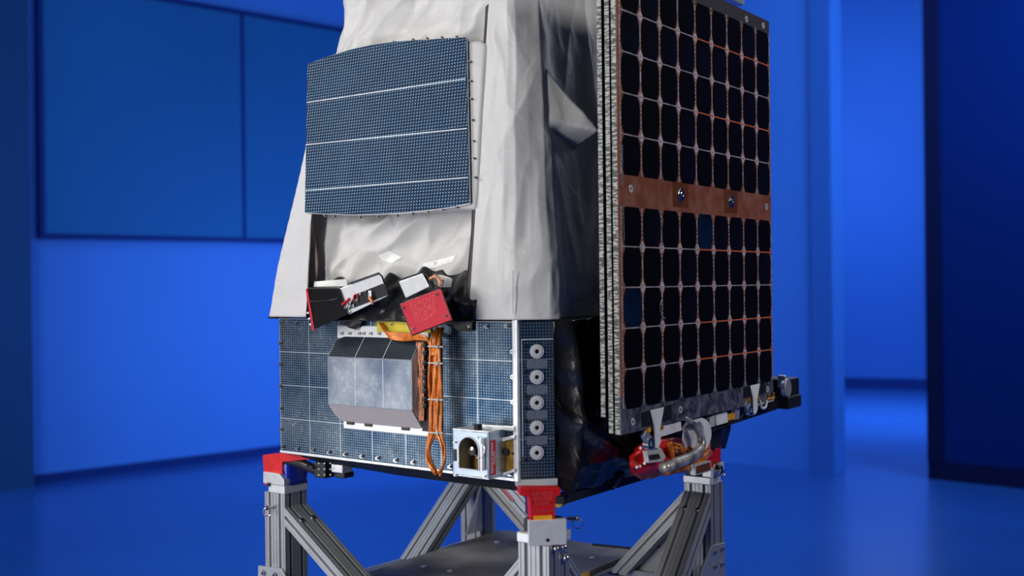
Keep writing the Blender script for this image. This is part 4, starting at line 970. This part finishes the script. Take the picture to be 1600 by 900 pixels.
# deck plate lying on the lower frame
mb = MB(); r_ = .03
def rrect(x0, x1, y0, y1, r, z):
    out = []
    for cx, cy, a0 in ((x1 - r, y1 - r, 0), (x0 + r, y1 - r, 90), (x0 + r, y0 + r, 180), (x1 - r, y0 + r, 270)):
        for k in range(7): t = R(a0 + k * 15); out.append(V3(cx + r * math.cos(t), cy + r * math.sin(t), z))
    return out
DZ = Z(-.672)
dk = thing('deck_plate', 'scuffed dark grey metal plate lying between the legs of the stand', 'plate', (-.44, .35, Z(-.694)))
mb.loft([rrect(-.655, -.227, .10, .747, .03, DZ - .022), rrect(-.655, -.227, .10, .747, .03, DZ - .0145)]); mb.build('lower_plate', M['extr_dark'], dk, .001)
mb = MB(); mb.loft([rrect(-.655, -.227, .10, .747, .03, DZ - .0130), rrect(-.655, -.227, .10, .747, .03, DZ)]); top_ = mb.build('upper_plate', M['plate'], dk, .0015)
mb = MB(); mb.loft([rrect(-.65, -.232, .105, .742, .03, DZ - .0146), rrect(-.65, -.232, .025, .742, .03, DZ - .0129)]); mb.build('gasket', M['black'], dk)
for a, b_ in ((776, 847), (662, 885), (925, 871), (703, 892)):
    p = onZ(a, b_, DZ); mb = MB(); mb.ring(p, (0, 0, 1), .007, .004, .0012, 14); mb.mi = 1; mb.cyl(p, p + V3(0, 0, .0005), .004, 12); mb.build('bolt_hole', [M['alu'], M['black']], dk)
q0, q1 = onZ(925, 852, DZ), onZ(985, 858, DZ); mb = MB(); mb.tube([q0, (q0 + q1) / 2, q1], .006, 8, True, .3); mb.build('slot', M['dark_steel'], dk)
p = onZ(920, 888, DZ - .008) if False else V3(-.226, .49, DZ - .008); mb = MB(); mb.bx(-.2275, -.2262, .46, .52, DZ - .013, DZ - .001); mb.build('amber_tape', M['gold2'], dk)

# quick release pins ---------------------------------------------------------
def ringpin(p, ax, label, r=.0042, L=.022, ringr=.0095, body=True):
    ax = Vector(ax).normalized(); t_ = thing('release_pin', label, 'pin', p, 'quick release pins of the stand')
    mb = MB(); mb.cyl(p, p + ax * L, r, 14); mb.cyl(p + ax * (L * .82), p + ax * L, r * 1.35, 14); mb.build('shaft', M['steel'], t_, .0006)
    mb = MB(); mb.cyl(p + ax * (L * .9) + V3(0, 0, .006), p + ax * (L * .9) + V3(0, 0, -.004), .0015, 8); mb.build('release_lever', M['dark_steel'], t_)
    mb = MB(); mb.torus(p + ax * L * .9 + V3(0, 0, -ringr * .9), (V3(1, -1.3, 0)), ringr, .0011, 24); mb.build('pull_ring', M['steel'], t_, smooth=True)
    return t_
ringpin(V3(.046, .018, Z(-.427)) + V3(.0, .0, 0), (.75, .62, 0), 'steel release pin with pull ring sticking out beside the nearest red bracket')
ringpin(V3(-.740, .013, Z(-.493)), (0, -1, 0), 'steel release pin with pull ring on the front of the leftmost post', L=.02)
rp = thing('release_pin', 'large round steel pin head on the cap of the right post', 'pin', onX(1121, 735, .04), 'quick release pins of the stand')
p = onX(1120, 735, .0385); mb = MB(); mb.cyl(p, p + V3(.012, 0, 0), .016, 22, .012); mb.build('pin_head', M['steel'], rp, .002)
mb = MB(); mb.torus(p + V3(.013, 0, -.004), (1, 0, .2), .011, .0014); mb.build('pull_ring', M['steel'], rp, smooth=True)
kn = thing('lock_knobs', 'cluster of three shiny steel ball fasteners on the side of the nearest post', 'fastener', onX(876, 860, .057))
for nme, a, b_, r_ in (('ball', 869, 858, .0055), ('ball', 881, 855, .0065), ('ball', 884, 872, .0068)):
    p = onX(a, b_, .06); mb = MB(); n_ = 10
    mb.loft([[p + V3(r_ * math.cos(f_), r_ * math.sin(f_) * math.cos(t), r_ * math.sin(f_) * math.sin(t)) for t in [2 * math.pi * k / 16 for k in range(16)]] for f_ in [math.pi * (k + .3) / (n_ + .6) for k in range(n_ + 1)]])
    mb.build('ball', M['steel'], kn, smooth=True)
p1, p2 = onX(876, 858, .057), onX(884, 866, .057); mb = MB(); mb.cyl(p1, p2, .003, 8); mb.cyl(onX(869, 858, .055), onX(881, 855, .057), .003, 8); mb.cyl(onX(872, 857, .05), onX(872, 857, .06), .004, 8); mb.build('link', M['steel'], kn)

# blue film wrapped round the left post top
px_, py_ = posts['left']
bw = MB(); x0, x1, y0, y1 = px_ - .022, px_ + W / 2 + .004, py_ - .026, py_ + W / 2 + .004
bw.loft([rrect(x0, x1, y0, y1, .008, PT + .0187 + (Z(-.385) - PT - .0187) * k / 6 ) if k % 2 == 0 else rrect(x0 + .002, x1 - .002, y0 + .002, y1 - .002, .009, PT + .0187 + (Z(-.385) - PT - .0187) * k / 6) for k in range(7)], caps=False)
bw = bw.build('protective_wrap', M['bluefilm'], None, smooth=True, solid=.0008)
bw['label'] = 'glossy blue film wrapped round the top of the leftmost post'; bw['category'] = 'wrap'
